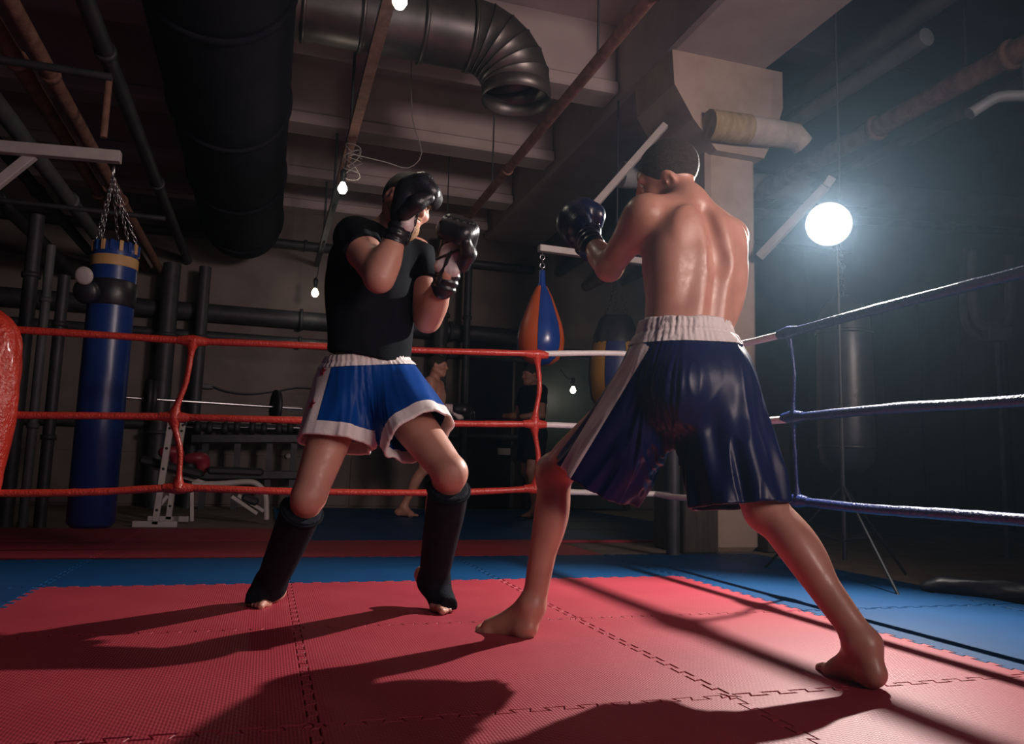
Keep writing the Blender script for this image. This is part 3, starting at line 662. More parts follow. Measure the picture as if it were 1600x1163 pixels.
# pipe loops and pole at the right
pr = [at(1506, 390, 6.0), at(1506, 480, 6.0), at(1512, 510, 6.0), at(1530, 525, 6.0), at(1545, 522, 6.0)]
pipe('pipe_loop', smooth_path(pr, 6), .03, M_GREYP, 'outer grey pipe loop on the right wall', 'pipe')
pr = [at(1518, 392, 5.9), at(1520, 470, 5.9), at(1530, 505, 5.9), at(1550, 510, 5.9), at(1575, 495, 5.9), at(1578, 400, 5.9)]
pipe('pipe_loop', smooth_path(pr, 6), .035, M_GREYP, 'inner grey pipe loop on the right wall', 'pipe')
g = empty('wall_fitting', tuple(at(1555, 525, 5.9)), 'small grey box beneath the pipe loops at the right', 'box')
b = MB(); c = at(1558, 523, 5.9); b.obox(c, RG, FG, UP, .09, .05, .06, .008); b.build('body', M_GREYP, g)
b = MB(); b.tube([c+Vector((0, 0, -.05)), Vector((c.x, c.y, -.02))], .02, 8); b.build('stem', M_GREYP, g)
# gear bag on the floor at the right
c = onz(1555, 945, -.02); S = SDF((c.x-.4, c.y-.3, -.1), (c.x+.5, c.y+.4, .3), .012); cc = np.array([c.x+.05, c.y+.08, .03])
S.cone(cc-np.array([.10, -.16, 0]), cc+np.array([.12, -.12, .0]), .055, .06, .03, (np.array([0, 0, 1.]), .9), fold=(4, .006, .3, 6)); S.ell(cc+np.array([-.12, .2, -.01]), (.07, .06, .035), .03)
S.plane((0, 0, -.018), (0, 0, -1.)); v_, f_ = S.mesh(); mesh_obj('gear_bag', relax(v_, f_), f_, M_BLKV, label='limp black gear bag lying on the floor at the right', cat='bag')
# small winged fan lamp at the upper right
g = empty('ceiling_fan_unit', tuple(at(1560, 170, 4.2)), 'small grey hooded lamp under the rusty pipe at the right edge', 'lamp')
b = MB(); b.tube(smooth_path([at(1515, 178, 4.2), at(1535, 165, 4.2), at(1560, 152, 4.2), at(1600, 150, 4.2), at(1640, 152, 4.2)], 4), [.035]+[.03]*15+[.03], 12); b.build('hood', M_GREYP, g)
b = MB(); b.tube([at(1600, 150, 4.2), at(1600, 95, 4.3)], .012, 8); b.build('hanger', M_IRON, g)

# ---------------------------------------------------------------- weights corner
M_RUBBER = mat('rubber', (.015, .015, .02), .6); M_PAD = mat('red_pad_vinyl', (.20, .015, .03), .5, (.26, .02, .04), 9)
g = empty('weight_rack', (.1, 5.3, -.02), 'white steel barbell rack with two uprights behind the left red strap', 'rack')
for i, (x, y, D_, yt) in enumerate(((250, 820, 0, 660), (271, 812, 0, 661))):
    q = onz(x-8, y, 0); top = onY(x+6, yt, q.y)
    b = MB(); b.bar((q.x, q.y, -.0), (q.x+.06, q.y, top.z), .05, .05, up=(0, 1, 0), bev=.003); up_ = b.build('upright', M_WHITE, g)
    for k in range(5): b = MB(); z = .12+.17*k; b.lathe((q.x+.06*z/max(top.z, .1), q.y-.0255, z), [(0, -.002), (.012, -.002), (.012, .004)], 12, (0, 1, 0)); b.build('hole', M_BLACK, up_)
    b = MB(); b.bar((q.x-.17, q.y, .005), (q.x+.17, q.y, .005), .05, .05, bev=.003); b.build('foot', M_WHITE, g)
    b = MB(); b.tube([(q.x+.06, q.y-.03, top.z-.02), (q.x+.09, q.y-.04, top.z-.01), (q.x+.09, q.y-.04, top.z+.05)], .012, 8); b.build('hook', M_CHROME, g)
q0 = onz(242, 820, 0)
g = empty('barbell', (q0.x, q0.y, .9), 'barbell with big black plates resting on the white rack', 'barbell')
bz = onY(240, 624, q0.y+.1).z; c = Vector((onY(238, 622, q0.y+.1).x, q0.y+.1, bz))
b = MB(); b.tube([c+Vector((-.25, -.06, 0)), c+Vector((1.25, .35, 0))], .014, 10); b.build('bar', M_CHROME, g)
dv = Vector((1.5, .41, 0)).normalized()
for o_, r in ((-.04, .17), (.0, .16), (1.05, .16)):
    b = MB(); b.lathe(c+dv*o_, [(0, -.018), (.03, -.018), (.032, -.014), (r*.7, -.012), (r*.75, -.018), (r, -.018), (r, .018), (r*.75, .018), (0, .014)], 32, dv); b.build('plate', M_RUBBER, g)
b = MB(); b.lathe(c-dv*.07, [(0, -.012), (.028, -.012), (.03, .0), (.016, .012)], 16, dv); b.build('collar', M_CHROME, g)
# bench
f1 = onz(415, 817, 0)
g = empty('weight_bench', (f1.x-.5, f1.y, -.02), 'white framed weight bench with dark pad and red cushions', 'bench')
def onb(x, y): return onY(x, y, f1.y)
b = MB(); b.tube(smooth_path([onb(300, 757), onb(345, 756), onb(385, 753), onb(402, 757), onb(414, 772), onb(416, 795), onb(416, 812)], 5), .026, 10); b.build('frame', M_WHITE, g)
b = MB(); b.tube(smooth_path([onb(240, 730), onb(262, 737), onb(285, 745), onb(310, 752), onb(330, 760)], 5), .02, 10); b.build('back_support', M_WHITE, g)
for a_, c_ in (((362, 776), (402, 803)), ((372, 774), (412, 799)), ((300, 760), (300, 815)), ((262, 775), (250, 790))):
    b = MB(); b.bar(onb(*a_), onb(*c_), .035, .03, bev=.003); b.build('strut', M_WHITE, g)
b = MB(); b.bar(onb(325, 735), onb(412, 738), .26, .07, bev=.02); b.build('seat_pad', M_RUBBER, g)
b = MB(); b.bar(onb(220, 718), onb(318, 742), .26, .07, bev=.02); b.build('back_pad', M_RUBBER, g)
b = MB(); b.bar(onb(378, 776), onb(404, 786), .09, .07, bev=.02); b.build('leg_roll', M_RUBBER, g)
for (x, y, lab) in ((268, 706, 'dark red towel heaped on the bench behind the red strap'), (308, 716, 'dark red cloth hanging over the bench pad')):
    c = np.array(onb(x, y)); S = SDF(c-.22, c+.22, .01); S.ell(c, (.09, .08, .05), .03); S.ell(c+np.array([.05, .02, -.05]), (.06, .06, .09), .03); S.ell(c+np.array([-.06, 0, -.01]), (.05, .05, .04), .03)
    v_, f_ = S.mesh(); mesh_obj('red_towel', relax(v_, f_), f_, M_PAD, label=lab, cat='towel')
# dumbbell rack against the wall
ry = 7.9
g = empty('dumbbell_rack', (onY(400, 740, ry).x, ry, -.02), 'long black dumbbell rack against the back wall', 'rack')
for x in (322, 372, 422, 460):
    p = onY(x, 690, ry); b = MB(); b.bar((p.x, ry, -.02), (p.x, ry, p.z), .07, .07, up=(0, 1, 0)); b.build('upright', M_IRON, g)
for y in (686, 742):
    p0, p1 = onY(300, y, ry), onY(500, y, ry); b = MB(); b.bar(p0, p1, .25, .09, bev=.005); b.build('shelf', M_IRON, g)
zs = onY(400, 686, ry).z+.046; x0 = onY(296, 676, ry).x
for i in range(6):
    r = (.085, .075, .085, .07, .08, .07)[i]; p = Vector((x0+.30*i, ry-.02, zs+r+.002+(onY(500, 686, ry).z-onY(300, 686, ry).z)*(.30*i/(onY(500, 686, ry).x-onY(300, 686, ry).x)-.5)))
    g = empty('dumbbell', (p.x, p.y, p.z-r), 'round black dumbbell on the rack shelf, '+('leftmost one', 'second from the left', 'third from the left', 'third from the right', 'second from the right', 'rightmost one')[i], 'dumbbell', 'dumbbells on the rack')
    b = MB(); b.tube([p+Vector((-.09, 0, 0)), p+Vector((.09, 0, 0))], .016, 8); b.build('grip', M_CHROME, g)
    for s_ in (-1, 1): b = MB(); b.lathe(p+Vector((s_*.085, 0, 0)), [(0, -.035), (r*.8, -.035), (r, -.02), (r, .02), (r*.8, .035), (0, .035)], 18, (1, 0, 0)); b.build('head', M_RUBBER, g)
# pale chest near the wall
b = MB(); p = onz(508, 787, 0); b.box((p.x-.35, p.y, -.02), (p.x+.25, p.y+.3, .26), .012); gb = b.build('low_box', M_CONC, label='low pale box on the floor by the back wall', cat='box')
# ---------------------------------------------------------------- people
A_ = lambda x, y, D: np.array(at(x, y, D))
UPn = np.array([0., 0, 1]); RGn = np.array(RG); FGn = np.array(FG)
def face_dir(deg):
    "horizontal direction; 0 = straight away from the photographer, positive turns to the left of the picture"
    a = math.radians(deg); return math.cos(a)*FGn-math.sin(a)*RGn
def orth(f, u=UPn):
    f = nrm(f); l = nrm(np.cross(u, f)); return f, l, np.cross(f, l)
def head_sdf(S, c, f, u0, sc_=1., hairy=True):
    f, l, u = orth(f, u0); P = lambda a, b, d: c+(f*a+l*b+u*d)*sc_; ax = (f, l, u); r = lambda *q: [x*sc_ for x in q]
    S.ell(P(-.012, 0, .012), r(.098, .076, .088), .02, ax)
    S.ell(P(.035, 0, -.03), r(.062, .062, .085), .03, ax)
    S.ell(P(.05, 0, -.085), r(.042, .045, .032), .03, ax)
    for s in (1, -1):
        S.cone(P(-.02, s*.058, -.05), P(.06, s*.026, -.098), .018*sc_, .014*sc_, .03)
        S.ell(P(.068, s*.04, -.03), r(.025, .028, .022), .02, ax)
    S.cone(P(.083, -.035, .022), P(.083, .035, .022), .013*sc_, .013*sc_, .015)
    for s in (1, -1): S.ell(P(.097, s*.032, .002), r(.015, .018, .011), .010, ax, 'sub')
    S.cone(P(.088, 0, .012), P(.112, 0, -.028), .008*sc_, .012*sc_, .01)
    for s in (1, -1): S.ell(P(.1, s*.012, -.032), r(.011, .009, .008), .006, ax)
    S.ell(P(.092, 0, -.06), r(.012, .024, .008), .008, ax); S.ell(P(.09, 0, -.072), r(.012, .02, .008), .006, ax)
    S.ell(P(.075, 0, -.105), r(.02, .024, .017), .02, ax)
    for s in (1, -1):
        S.ell(P(-.006, s*.079, -.008), r(.021, .010, .033), .006, (f*.93-u*.25+l*s*-.3, l*s+f*.35, u))
        S.ell(P(-.002, s*.089, -.004), r(.011, .007, .019), .004, ax, 'sub')
        S.ell(P(.006, s*.084, -.012), r(.005, .006, .008), .004, ax)
    return P, ax
def foot_sdf(S, ank, heel, ball, toe, inner, sc_=1.):
    f = nrm(toe-heel); l = nrm(np.cross(UPn, f)); sgn = 1 if (inner@l) > 0 else -1; l = l*sgn; u = nrm(np.cross(f, l)); u = u*np.sign(u[2])
    S.cone(ank, heel+UPn*.02, .036, .032, .02); S.ell(heel+UPn*.012+f*.012, (.034, .03, .028), .02, (f, l, u))
    S.cone(heel+f*.03+u*.012, ball+u*.012, .027, .030, .03, (l, 1.15))
    S.cone(ank+f*.012, ball+u*.02, .036, .022, .04, (l, 1.15))
    S.cone(ball-l*.028+u*.008, ball+l*.028+u*.01, .019, .023, .02)
    for i in range(5):
        o = l*(.034-.0175*i); ln = (1, .98, .85, .68, .5)[i]
        b = ball+o+u*(.006-.001*i); e = ball+o*1.12+(toe-ball)*ln+u*.004
        r = (.0145, .0105, .010, .0095, .0095)[i]; mid = b+(e-b)*.6+u*.006
        S.cone(b, mid, r*1.15, r, .008); S.cone(mid, e, r, r*.95, .004)
    for s in (1, -1): S.ell(ank+l*s*.03+UPn*.004, (.018, .014, .018), .015)
def leg_sdf(S, hip, kn, an, out, fwd, m=1., rt=.09):
    S.cone(hip, kn, rt, .058, .04, bulge=.04); ax = nrm(an-kn)
    b = -fwd+ax*(fwd@ax); b = nrm(b)
    S.cone(hip+b*-.03+(kn-hip)*.3, hip+(kn-hip)*.78-b*.022, .06, .045, .03)
    S.ell(kn-b*.018, (.042, .042, .05), .03)
    S.cone(kn, an, .052, .035, .03)
    for s in (1, -1):
        o = np.cross(ax, b)*s
        S.ell(kn+(an-kn)*.30+b*.026*m+o*.02, (.11, .04, .038), .03, (ax, b, o))
    S.cone(kn+(an-kn)*.45+b*.015, an+b*.014, .034, .020, .025)
def arm_sdf(S, sh, el, wr, elb_out, m=1., k=1.):
    S.ell(sh+(el-sh)*.14, (.078*k, .057*k, .057*k), .035, (nrm(el-sh), *orth2(nrm(el-sh))))
    S.cone(sh, el, .052*k, .040*k, .03, bulge=.13*m)
    S.ell(el+elb_out*.012, (.036, .036, .036), .02)
    S.cone(el, wr, .043*k, .029*k, .025, bulge=.06)
    d = nrm(wr-el); S.ell(el+(wr-el)*.28, (.085, .045*k, .042*k), .025, (d, *orth2(d)))
def orth2(d):
    a = np.cross(d, [.2, .3, .93]); a = nrm(a); return a, np.cross(d, a)
def torso_sdf(S, j):
    pel, ch, nk = j['pel'], j['chest'], j['neck']; pf, pl, pu = orth(j['pf']); up = nrm(nk-pel)
    cf, cl, cu = orth(j['cf'], up)
    cf = nrm(cf)
    B = j.get('bulk', 1.)
    S.ell(pel, (.105, .145, .12), .03, (pf, pl, pu))
    S.cone(pel+UPn*.03, ch-up*.02, .138*B, .150*B, .05, (cf+pf, .74))
    S.ell(ch, (.112*B, .158*B, .17), .05, (cf, cl, cu))
    S.ell(ch+cu*.09, (.095*B, .135*B, .10), .05, (cf, cl, cu))
    for s, sh in ((1, j['shL']), (-1, j['shR'])):
        S.cone(nk-cu*.035-cf*.02, sh+cu*.005-cf*.01, .046, .045, .05)            # trapezius and shoulder blade line
        S.cone(ch+cu*.12+cf*.03, sh, .06, .05, .05)
        S.ell(ch+cl*s*.075+cf*.065+cu*.06, (.045, .075, .06), .04, (cf, cl, cu))   # chest muscle
        S.ell(ch+cl*s*.118*B-cf*.035-cu*.03, (.055, .045, .15), .04, (cf, cl, cu)) # lat
        S.ell(ch+cl*s*.09*B-cf*.078+cu*.075+ (sh-ch-cl*s*.15)*.10, (.022, .046, .062), .03, (cf, nrm(cl+cu*.35*s), nrm(cu-cl*s*.35)))  # shoulder blade
        S.cone(pel+UPn*.02-pf*.068+pl*s*.03, ch-cf*.082+cl*s*.034-cu*.02, .032, .034, .03)  # erector ridge
        S.cone(ch-cf*.08+cl*s*.036, nk-cf*.03+cl*s*.02, .03, .022, .03)
        S.ell(pel-pf*.035+pl*s*.065-pu*.06, (.08, .075, .085), .04, (pf, pl, pu))   # glute
    S.cone(pel-pf*.127+UPn*.02, ch-cf*.133-cu*.02, .020, .020, .035, op='sub')
    S.cone(ch-cf*.133-cu*.02, nk-cf*.105-cu*.08, .020, .012, .05, op='sub')
    S.cone(nk-cu*.03-cf*.005, j['head']-nrm(j['hf'])*.02-UPn*.03, .060, .052, .028)
    return cf, cl, cu
def body_mesh(j, h):
    pts = np.array([j[k] for k in ('pel', 'chest', 'neck', 'head', 'shL', 'shR', 'elL', 'elR', 'wrL', 'wrR', 'hipL', 'hipR', 'knL', 'knR', 'anL', 'anR', 'toeL', 'toeR', 'heelL', 'heelR')])
    S = SDF(pts.min(0)-.2, pts.max(0)+.2, h)
    fr = torso_sdf(S, j)
    for s in 'LR':
        arm_sdf(S, j['sh'+s], j['el'+s], j['wr'+s], nrm(j['el'+s]*2-j['sh'+s]-j['wr'+s]), k=j.get('arm', 1.))
        S.ell(j['wr'+s]+nrm(j['wr'+s]-j['el'+s])*.012, (.028, .028, .028), .015)
        leg_sdf(S, j['hip'+s], j['kn'+s], j['an'+s], None, j['kf'+s], rt=j.get('thigh', .088))
        foot_sdf(S, j['an'+s], j['heel'+s], j['ball'+s], j['toe'+s], j['pel']-j['an'+s])
    P, ax = head_sdf(S, j['head'], j['hf'], j['hu'])
    v, f = S.mesh(); v = relax(v, f, 2, .45)
    return v, f, P, ax, fr
def sdf_obj(S, name, m, parent, it=2, **tg):
    v, f = S.mesh(); v = relax(v, f, it, .5)
    return mesh_obj(name, v, f, m, parent, **tg)
def split_obj(o, planes):
    "cuts the mesh of o along planes [(point, normal)] so that bands get clean edges"
    bm = bmesh.new(); bm.from_mesh(o.data); off = wloc(o)
    for p, n in planes:
        bmesh.ops.bisect_plane(bm, geom=bm.verts[:]+bm.edges[:]+bm.faces[:], plane_co=Vector(p)-off, plane_no=Vector(n))
    bm.to_mesh(o.data); bm.free()
def carve(o, test, name, m, parent, push=.0):
    "moves the faces of o whose centre passes test into a new part"
    bm = bmesh.new(); bm.from_mesh(o.data); off = wloc(o)
    b2 = bm.copy()
    keep = [f for f in bm.faces if test(np.array(f.calc_center_median()+off))]
    bmesh.ops.delete(bm, geom=keep, context='FACES')
    b2.faces.ensure_lookup_table()
    rest = [f for f in b2.faces if not test(np.array(f.calc_center_median()+off))]
    bmesh.ops.delete(b2, geom=rest, context='FACES')
    if push:
        b2.normal_update()
        for vv in b2.verts: vv.co += vv.normal*push
    bm.to_mesh(o.data); bm.free()
    me = bpy.data.meshes.new(name)
    po = wloc(parent)
    bmesh.ops.translate(b2, verts=b2.verts, vec=off-po)
    b2.to_mesh(me); b2.free(); me.materials.append(m)
    for pl in me.polygons: pl.use_smooth = True
    q = lk(bpy.data.objects.new(name, me)); q.parent = parent
    return q

def skin_mat(name, c1, c2, rough, wet):
    m = mat(name, c1, rough, c2, 14, sss=.12, bump=.05, bscale=260, spec=.6, contrast=(.3, .7))
    nt = m.node_tree; b = nt.nodes['Principled BSDF']
    n = nt.nodes.new('ShaderNodeTexNoise'); n.inputs['Scale'].default_value = 55; n.inputs['Detail'].default_value = 5
    tc = nt.nodes.new('ShaderNodeTexCoord'); nt.links.new(tc.outputs['Object'], n.inputs['Vector'])
    mr = nt.nodes.new('ShaderNodeMapRange'); mr.inputs[1].default_value = .35; mr.inputs[2].default_value = .65
    mr.inputs[3].default_value = rough-wet; mr.inputs[4].default_value = rough+.1
    nt.links.new(n.outputs[0], mr.inputs[0]); nt.links.new(mr.outputs[0], b.inputs['Roughness'])
    return m
M_SKN = skin_mat('skin_near', (.45, .205, .145), (.54, .265, .19), .38, .07)
M_SKF = skin_mat('skin_far', (.44, .20, .145), (.51, .25, .185), .5, .08)
M_HAIR = mat('hair_dark', (.018, .013, .011), .6, (.035, .024, .018), 60, bump=.6, bscale=320)
M_HAIRN = mat('hair_short', (.030, .020, .016), .7, (.055, .036, .028), 90, bump=.8, bscale=420)
M_BEARD = mat('beard_ginger', (.26, .11, .035), .7, (.40, .20, .08), 90, bump=.9, bscale=260, stretch=(1, 1, .3))
M_SATIN = mat('satin_navy', (.004, .006, .045), .36, (.006, .009, .06), 5, bump=.12, bscale=14, spec=.24)
M_SATINF = mat('satin_blue', (.002, .038, .20), .42, (.003, .048, .25), 5, bump=.12, bscale=14, spec=.12)
M_WCLOTH = mat('white_cloth', (.62, .55, .54), .65, (.70, .63, .62), 9, bump=.15, bscale=120)
M_TEE = mat('black_cotton', (.0045, .005, .008), .9, (.007, .008, .012), 20, bump=.2, bscale=300, spec=.08)
M_GUARD = mat('black_neoprene', (.005, .006, .011), .85, (.009, .010, .016), 30, bump=.25, bscale=200, spec=.12)
M_BLEATHER = mat('black_leather', (.010, .010, .013), .34, (.016, .016, .02), 30, bump=.15, bscale=120)
M_NLEATHER = mat('navy_leather', (.003, .008, .034), .3, (.005, .012, .048), 30, bump=.12, bscale=120)
M_WLEATHER = mat('pale_leather', (.60, .48, .48), .5, (.68, .56, .56), 25, bump=.25, bscale=60)
M_STAR = mat('star_red', (.22, .02, .03), .6)
M_EYEW = mat('eye_white', (.7, .66, .62), .2); M_EYE = mat('eye_iris', (.06, .035, .02), .15)

# ---- boxing gloves: one right-hand glove and its mirror, wrist at the origin, +Z along the hand, +Y out of the palm
def glove_parts(mir):
    mx = -1 if mir else 1
    P = lambda x, y, z: np.array([x*mx, y, z])
    S = SDF((-.13, -.13, -.12), (.13, .15, .24), .0042)
    S.ell(P(0, -.018, .055), (.062, .046, .075), .03)                       # back of the hand
    S.ell(P(0, -.022, .115), (.066, .052, .055), .03)
    S.cone(P(-.034, .016, .150), P(.034, .016, .150), .042, .042, .03)      # knuckle roll
    S.cone(P(-.034, .056, .132), P(.034, .056, .132), .034, .034, .025)     # curled fingers
    S.cone(P(-.028, .062, .112), P(.028, .062, .112), .022, .022, .02)
    for i in range(12):                                                     # stitched pleats on the roll
        x = -.055+.01*i
        S.cone(P(x, -.03, .188), P(x, .08, .165), .0022, .0022, .006, op='sub')
    S.ell(P(0, .040, .045), (.045, .03, .055), .02, op='sub')
    main = S.mesh()
    S = SDF((-.14, -.10, -.08), (.14, .15, .2), .0042)
    S.cone(P(.050, .005, .025), P(.066, .034, .072), .026, .028, .02)
    S.cone(P(.066, .034, .072), P(.052, .060, .108), .027, .022, .02)
    thumb = S.mesh()
    S = SDF((-.1, -.05, -.06), (.1, .08, .16), .0042)
    S.ell(P(0, .012, .045), (.047, .018, .062), .01); S.cone(P(-.03, .016, .0), P(.03, .016, .0), .02, .02, .02); S.ell(P(0, .01, -.012), (.036, .024, .03), .02)
    palm = S.mesh()
    S = SDF((-.1, -.1, -.12), (.1, .1, .06), .0042)
    for i in range(4): S.ell(P(0, -.006, -.072+.026*i), (.050-.001*abs(i-1), .043, .019), .006)
    S.cone(P(0, -.004, -.075), P(0, -.004, .012), .04, .042, .01, (np.array([0, 1, 0]), .85))
    cuff = S.mesh()
    S = SDF((-.1, -.02, -.08), (.1, .1, .12), .004)
    S.cone(P(-.012, .036, -.055), P(.004, .036, .06), .012, .006, .004, (np.array([0, 1, 0]), .5))
    S.cone(P(-.045, .028, .02), P(.03, .036, .075), .006, .005, .004)
    strap = S.mesh()
    return dict(main=main, thumb=thumb, palm=palm, cuff=cuff, strap=strap)
GLOVE = {'R': glove_parts(False), 'L': glove_parts(True)}
_gl_mesh = {}
def put_glove(person, side, wrist, along, palm_n, mats, lab, scale=1.):
    z = nrm(along); y = nrm(palm_n-z*(palm_n@z)); x = np.cross(y, z)
    g = empty('boxing_glove', (0, 0, 0)); g.parent = person
    M = Matrix(((x[0], y[0], z[0], wrist[0]), (x[1], y[1], z[1], wrist[1]), (x[2], y[2], z[2], wrist[2]), (0, 0, 0, 1)))
    M = Matrix.Translation(-wloc(person)) @ M @ Matrix.Scale(scale, 4)
    g.matrix_local = M
    if lab: g['label'] = lab
    for k, nm in (('main', 'padding'), ('thumb', 'thumb'), ('palm', 'palm'), ('cuff', 'cuff'), ('strap', 'palm_strap')):
        key = (side, k, mats[k].name)
        if key not in _gl_mesh:
            v, f = GLOVE[side][k]; v = relax(v, f, 1, .5)
            me = bpy.data.meshes.new(nm); me.from_pydata(v.tolist(), [], f.tolist()); me.materials.append(mats[k])
            me.polygons.foreach_set('use_smooth', [True]*len(f)); _gl_mesh[key] = me
        o = lk(bpy.data.objects.new(nm, _gl_mesh[key])); o.parent = g
    return g

def crease(o, axes, mid, sd, amp, ztop, fr=13., lo=.35):
    "long soft folds that run along the cloth; axes: (point, end) of the limb inside for either side"
    off = np.array(wloc(o)); me = o.data; n = len(me.vertices)
    co_ = np.zeros(n*3); me.vertices.foreach_get('co', co_); P = co_.reshape(-1, 3)+off
    w_ = 1/(1+np.exp(-((P-mid)@sd)/.03))[:, None]
    a0, a1 = [nrm(e-s_) for s_, e in axes]; ax = a0*w_+a1*(1-w_); ax /= np.linalg.norm(ax, axis=1)[:, None]
    rad = np.zeros_like(P)
    for (s_, e), a, ww in zip(axes, (a0, a1), (w_, 1-w_)):
        q = P-s_; rad += ww*(q-a*(q@a)[:, None])
    rad /= np.linalg.norm(rad, axis=1)[:, None]+1e-9
    t = (P*ax).sum(1)[:, None]; q = (P-ax*t)*fr+ax*t*(fr*.2)
    f = np.minimum(1., lo+np.abs(ztop-P[:, 2])*2.2)
    k = np.array([.8*mnoise.noise(v)+.55*(1-2.6*abs(mnoise.noise(v*1.35+Vector((7, 3, 1)))))-.2 for v in map(Vector, q)])
    P = P+rad*(amp*f*k)[:, None]-off
    me.vertices.foreach_set('co', P.ravel()); me.update()
def shorts(person, waist_c, waist_top, waist_r, wf, legs, m_body, m_white, h=.0048, hem_band=.0, band_z=.05, k=.05, seat=None, cr=.009):
    "legs: list of (hip, hem_centre, r_hip, r_hem, cut_normal, fold)"
    pts = [waist_c, waist_top]+[q for L in legs for q in (L[0], L[1])]
    lo = np.min(pts, 0)-.24; hi = np.max(pts, 0)+.24
    O = SDF(lo, hi, h); I = SDF(lo, hi, h)
    for S, d in ((O, 0.), (I, -.0105)):
        S.cone(waist_top, waist_c, waist_r[0]+d, waist_r[1]+d, .03, (wf, waist_r[2]))
        for hip, hem, r0, r1, cn, fold in legs:
            ax = nrm(hem-hip); e = hem+ax*.02
            S.cone(hip, e+ax*(0 if d == 0 else .04), r0+d, r1+d, k, fold=fold)
        if seat is not None:
            for q in seat: S.ell(q, (.105+d, .105+d, .125+d), .05)
    f = np.maximum(O.f, -I.f)
    O.f = f
    mid = (legs[0][1]+legs[1][1])/2; sd = nrm(legs[0][1]-legs[1][1])
    for i, (hip, hem, r0, r1, cn, fold) in enumerate(legs):
        sg = 1 if i == 0 else -1
        O.plane(hem, cn, sel=lambda X, Y, Z: sg*((X-mid[0])*sd[0]+(Y-mid[1])*sd[1]+(Z-mid[2])*sd[2]) > 0)
    up = nrm(waist_top-waist_c)
    O.plane(waist_top, up)
    o = sdf_obj(O, 'shorts', m_body, person, 2)
    crease(o, [(L[0], L[1]) for L in legs], mid, sd, cr, waist_c[2])
    wb = waist_top-up*band_z
    planes = [(wb, up)]
    for hip, hem, r0, r1, cn, fold in legs:
        if hem_band: planes.append((hem-nrm(cn)*hem_band, cn))
    split_obj(o, planes)
    w_ = carve(o, lambda p: (p-wb)@up > 0, 'waistband', m_white, o, .003)
    if hem_band:
        for i, (hip, hem, r0, r1, cn, fold) in enumerate(legs):
            sg = 1 if i == 0 else -1; c0 = hem-nrm(cn)*hem_band; n = nrm(cn)
            carve(o, lambda p: (p-c0)@n > 0 and sg*((p-mid)@sd) > 0, 'hem_band', m_white, o, .0012)
    return o, w_, mid, sd
def side_stripe(o, a, b, outward, half, m_white, reach=.2, depth=.09):
    a, b = np.asarray(a), np.asarray(b); ax = nrm(b-a); ow = nrm(outward-ax*(outward@ax)); t = np.cross(ax, ow)
    split_obj(o, [(a+t*half, t), (a-t*half, t)])
    return carve(o, lambda p: abs((p-a)@t) < half and -.02 < (p-a)@ax < np.linalg.norm(b-a)+reach and (p-a)@ow > -depth, 'side_stripe', m_white, o, .0015)
def gather(o, c, up, n, amp):
    "elastic pleats on a waistband"
    off = np.array(wloc(o)); u = nrm(np.cross(up, [.3, .8, .2])); w_ = np.cross(up, u)
    for v in o.data.vertices:
        p = np.array(v.co)+off-c; a = math.atan2(p@w_, p@u); d = nrm(p-up*(p@up))
        k = amp*math.sin(n*a)+amp*.6*math.sin(2.3*n*a+40*(p@up))
        k += -.004*math.exp(-((p@up)/.006)**2)
        v.co = Vector(v.co)+Vector(d*k)

# ================================================================= the near fighter, seen from behind
jn = dict(pel=A_(1072, 585, 2.40), pf=face_dir(22), chest=A_(1083, 412, 2.48), cf=face_dir(27), neck=A_(1070, 308, 2.53), bulk=1.05,
          head=A_(1042, 270, 2.57), hf=face_dir(66)-UPn*.34, hu=UPn-FGn*.68+RGn*.1,
          shL=A_(1008, 336, 2.45), elL=A_(952, 417, 2.60), wrL=A_(918, 372, 2.82),
          shR=A_(1137, 372, 2.57), elR=A_(1088, 432, 2.79), wrR=A_(1050, 345, 2.92),
          hipL=A_(1027, 610, 2.40), knL=A_(867, 738, 2.62), anL=A_(832, 948, 2.56), kfL=face_dir(80),
          heelL=A_(825, 990, 2.53), ballL=A_(769, 990, 2.61), toeL=A_(741, 985, 2.65),
          hipR=A_(1112, 610, 2.42), knR=A_(1196, 795, 2.27), anR=A_(1350, 1008, 2.05), kfR=face_dir(40),
          heelR=A_(1366, 1064, 2.01), ballR=A_(1317, 1056, 2.14), toeR=A_(1301, 1046, 2.21))
pn = empty('person', jn['pel']*np.array([1, 1, 0]), 'shirtless boxer seen from behind in long navy shorts and blue gloves', 'person')
vn, fn, Pn, axn, frn = body_mesh(jn, .0052)
mesh_obj('body', vn, fn, M_SKN, pn)
S = SDF(jn['head']-.17, jn['head']+.17, .004)
S.ell(Pn(-.012, 0, .014), (.1015, .079, .091), .01, axn)
S.plane(Pn(.0, 0, .0)+(axn[0]*.62-axn[2]*.78)*.022, axn[0]*.62-axn[2]*.78)
for s in (1, -1): S.ell(Pn(-.004, s*.085, -.012), (.026, .02, .038), .004, axn, 'sub')
S.plane(Pn(0, 0, -.055), -axn[2])
sdf_obj(S, 'hair', M_HAIRN, pn, 1, label='dark closely cropped hair')
for s in (1, -1):
    e = MB(); e.lathe(Pn(.083, s*.032, .003), [(0, -.011), (.008, -.008), (.011, 0), (.008, .008), (0, .011)], 14, axn[0]); eo = e.build('eye', M_EYEW, pn)
wt = A_(1070, 503, 2.42); wc = A_(1071, 556, 2.41)
hemR = A_(1154, 792, 2.27); hemL = A_(935, 752, 2.50)
hR = A_(1112, 592, 2.41); hL = A_(1036, 590, 2.41)
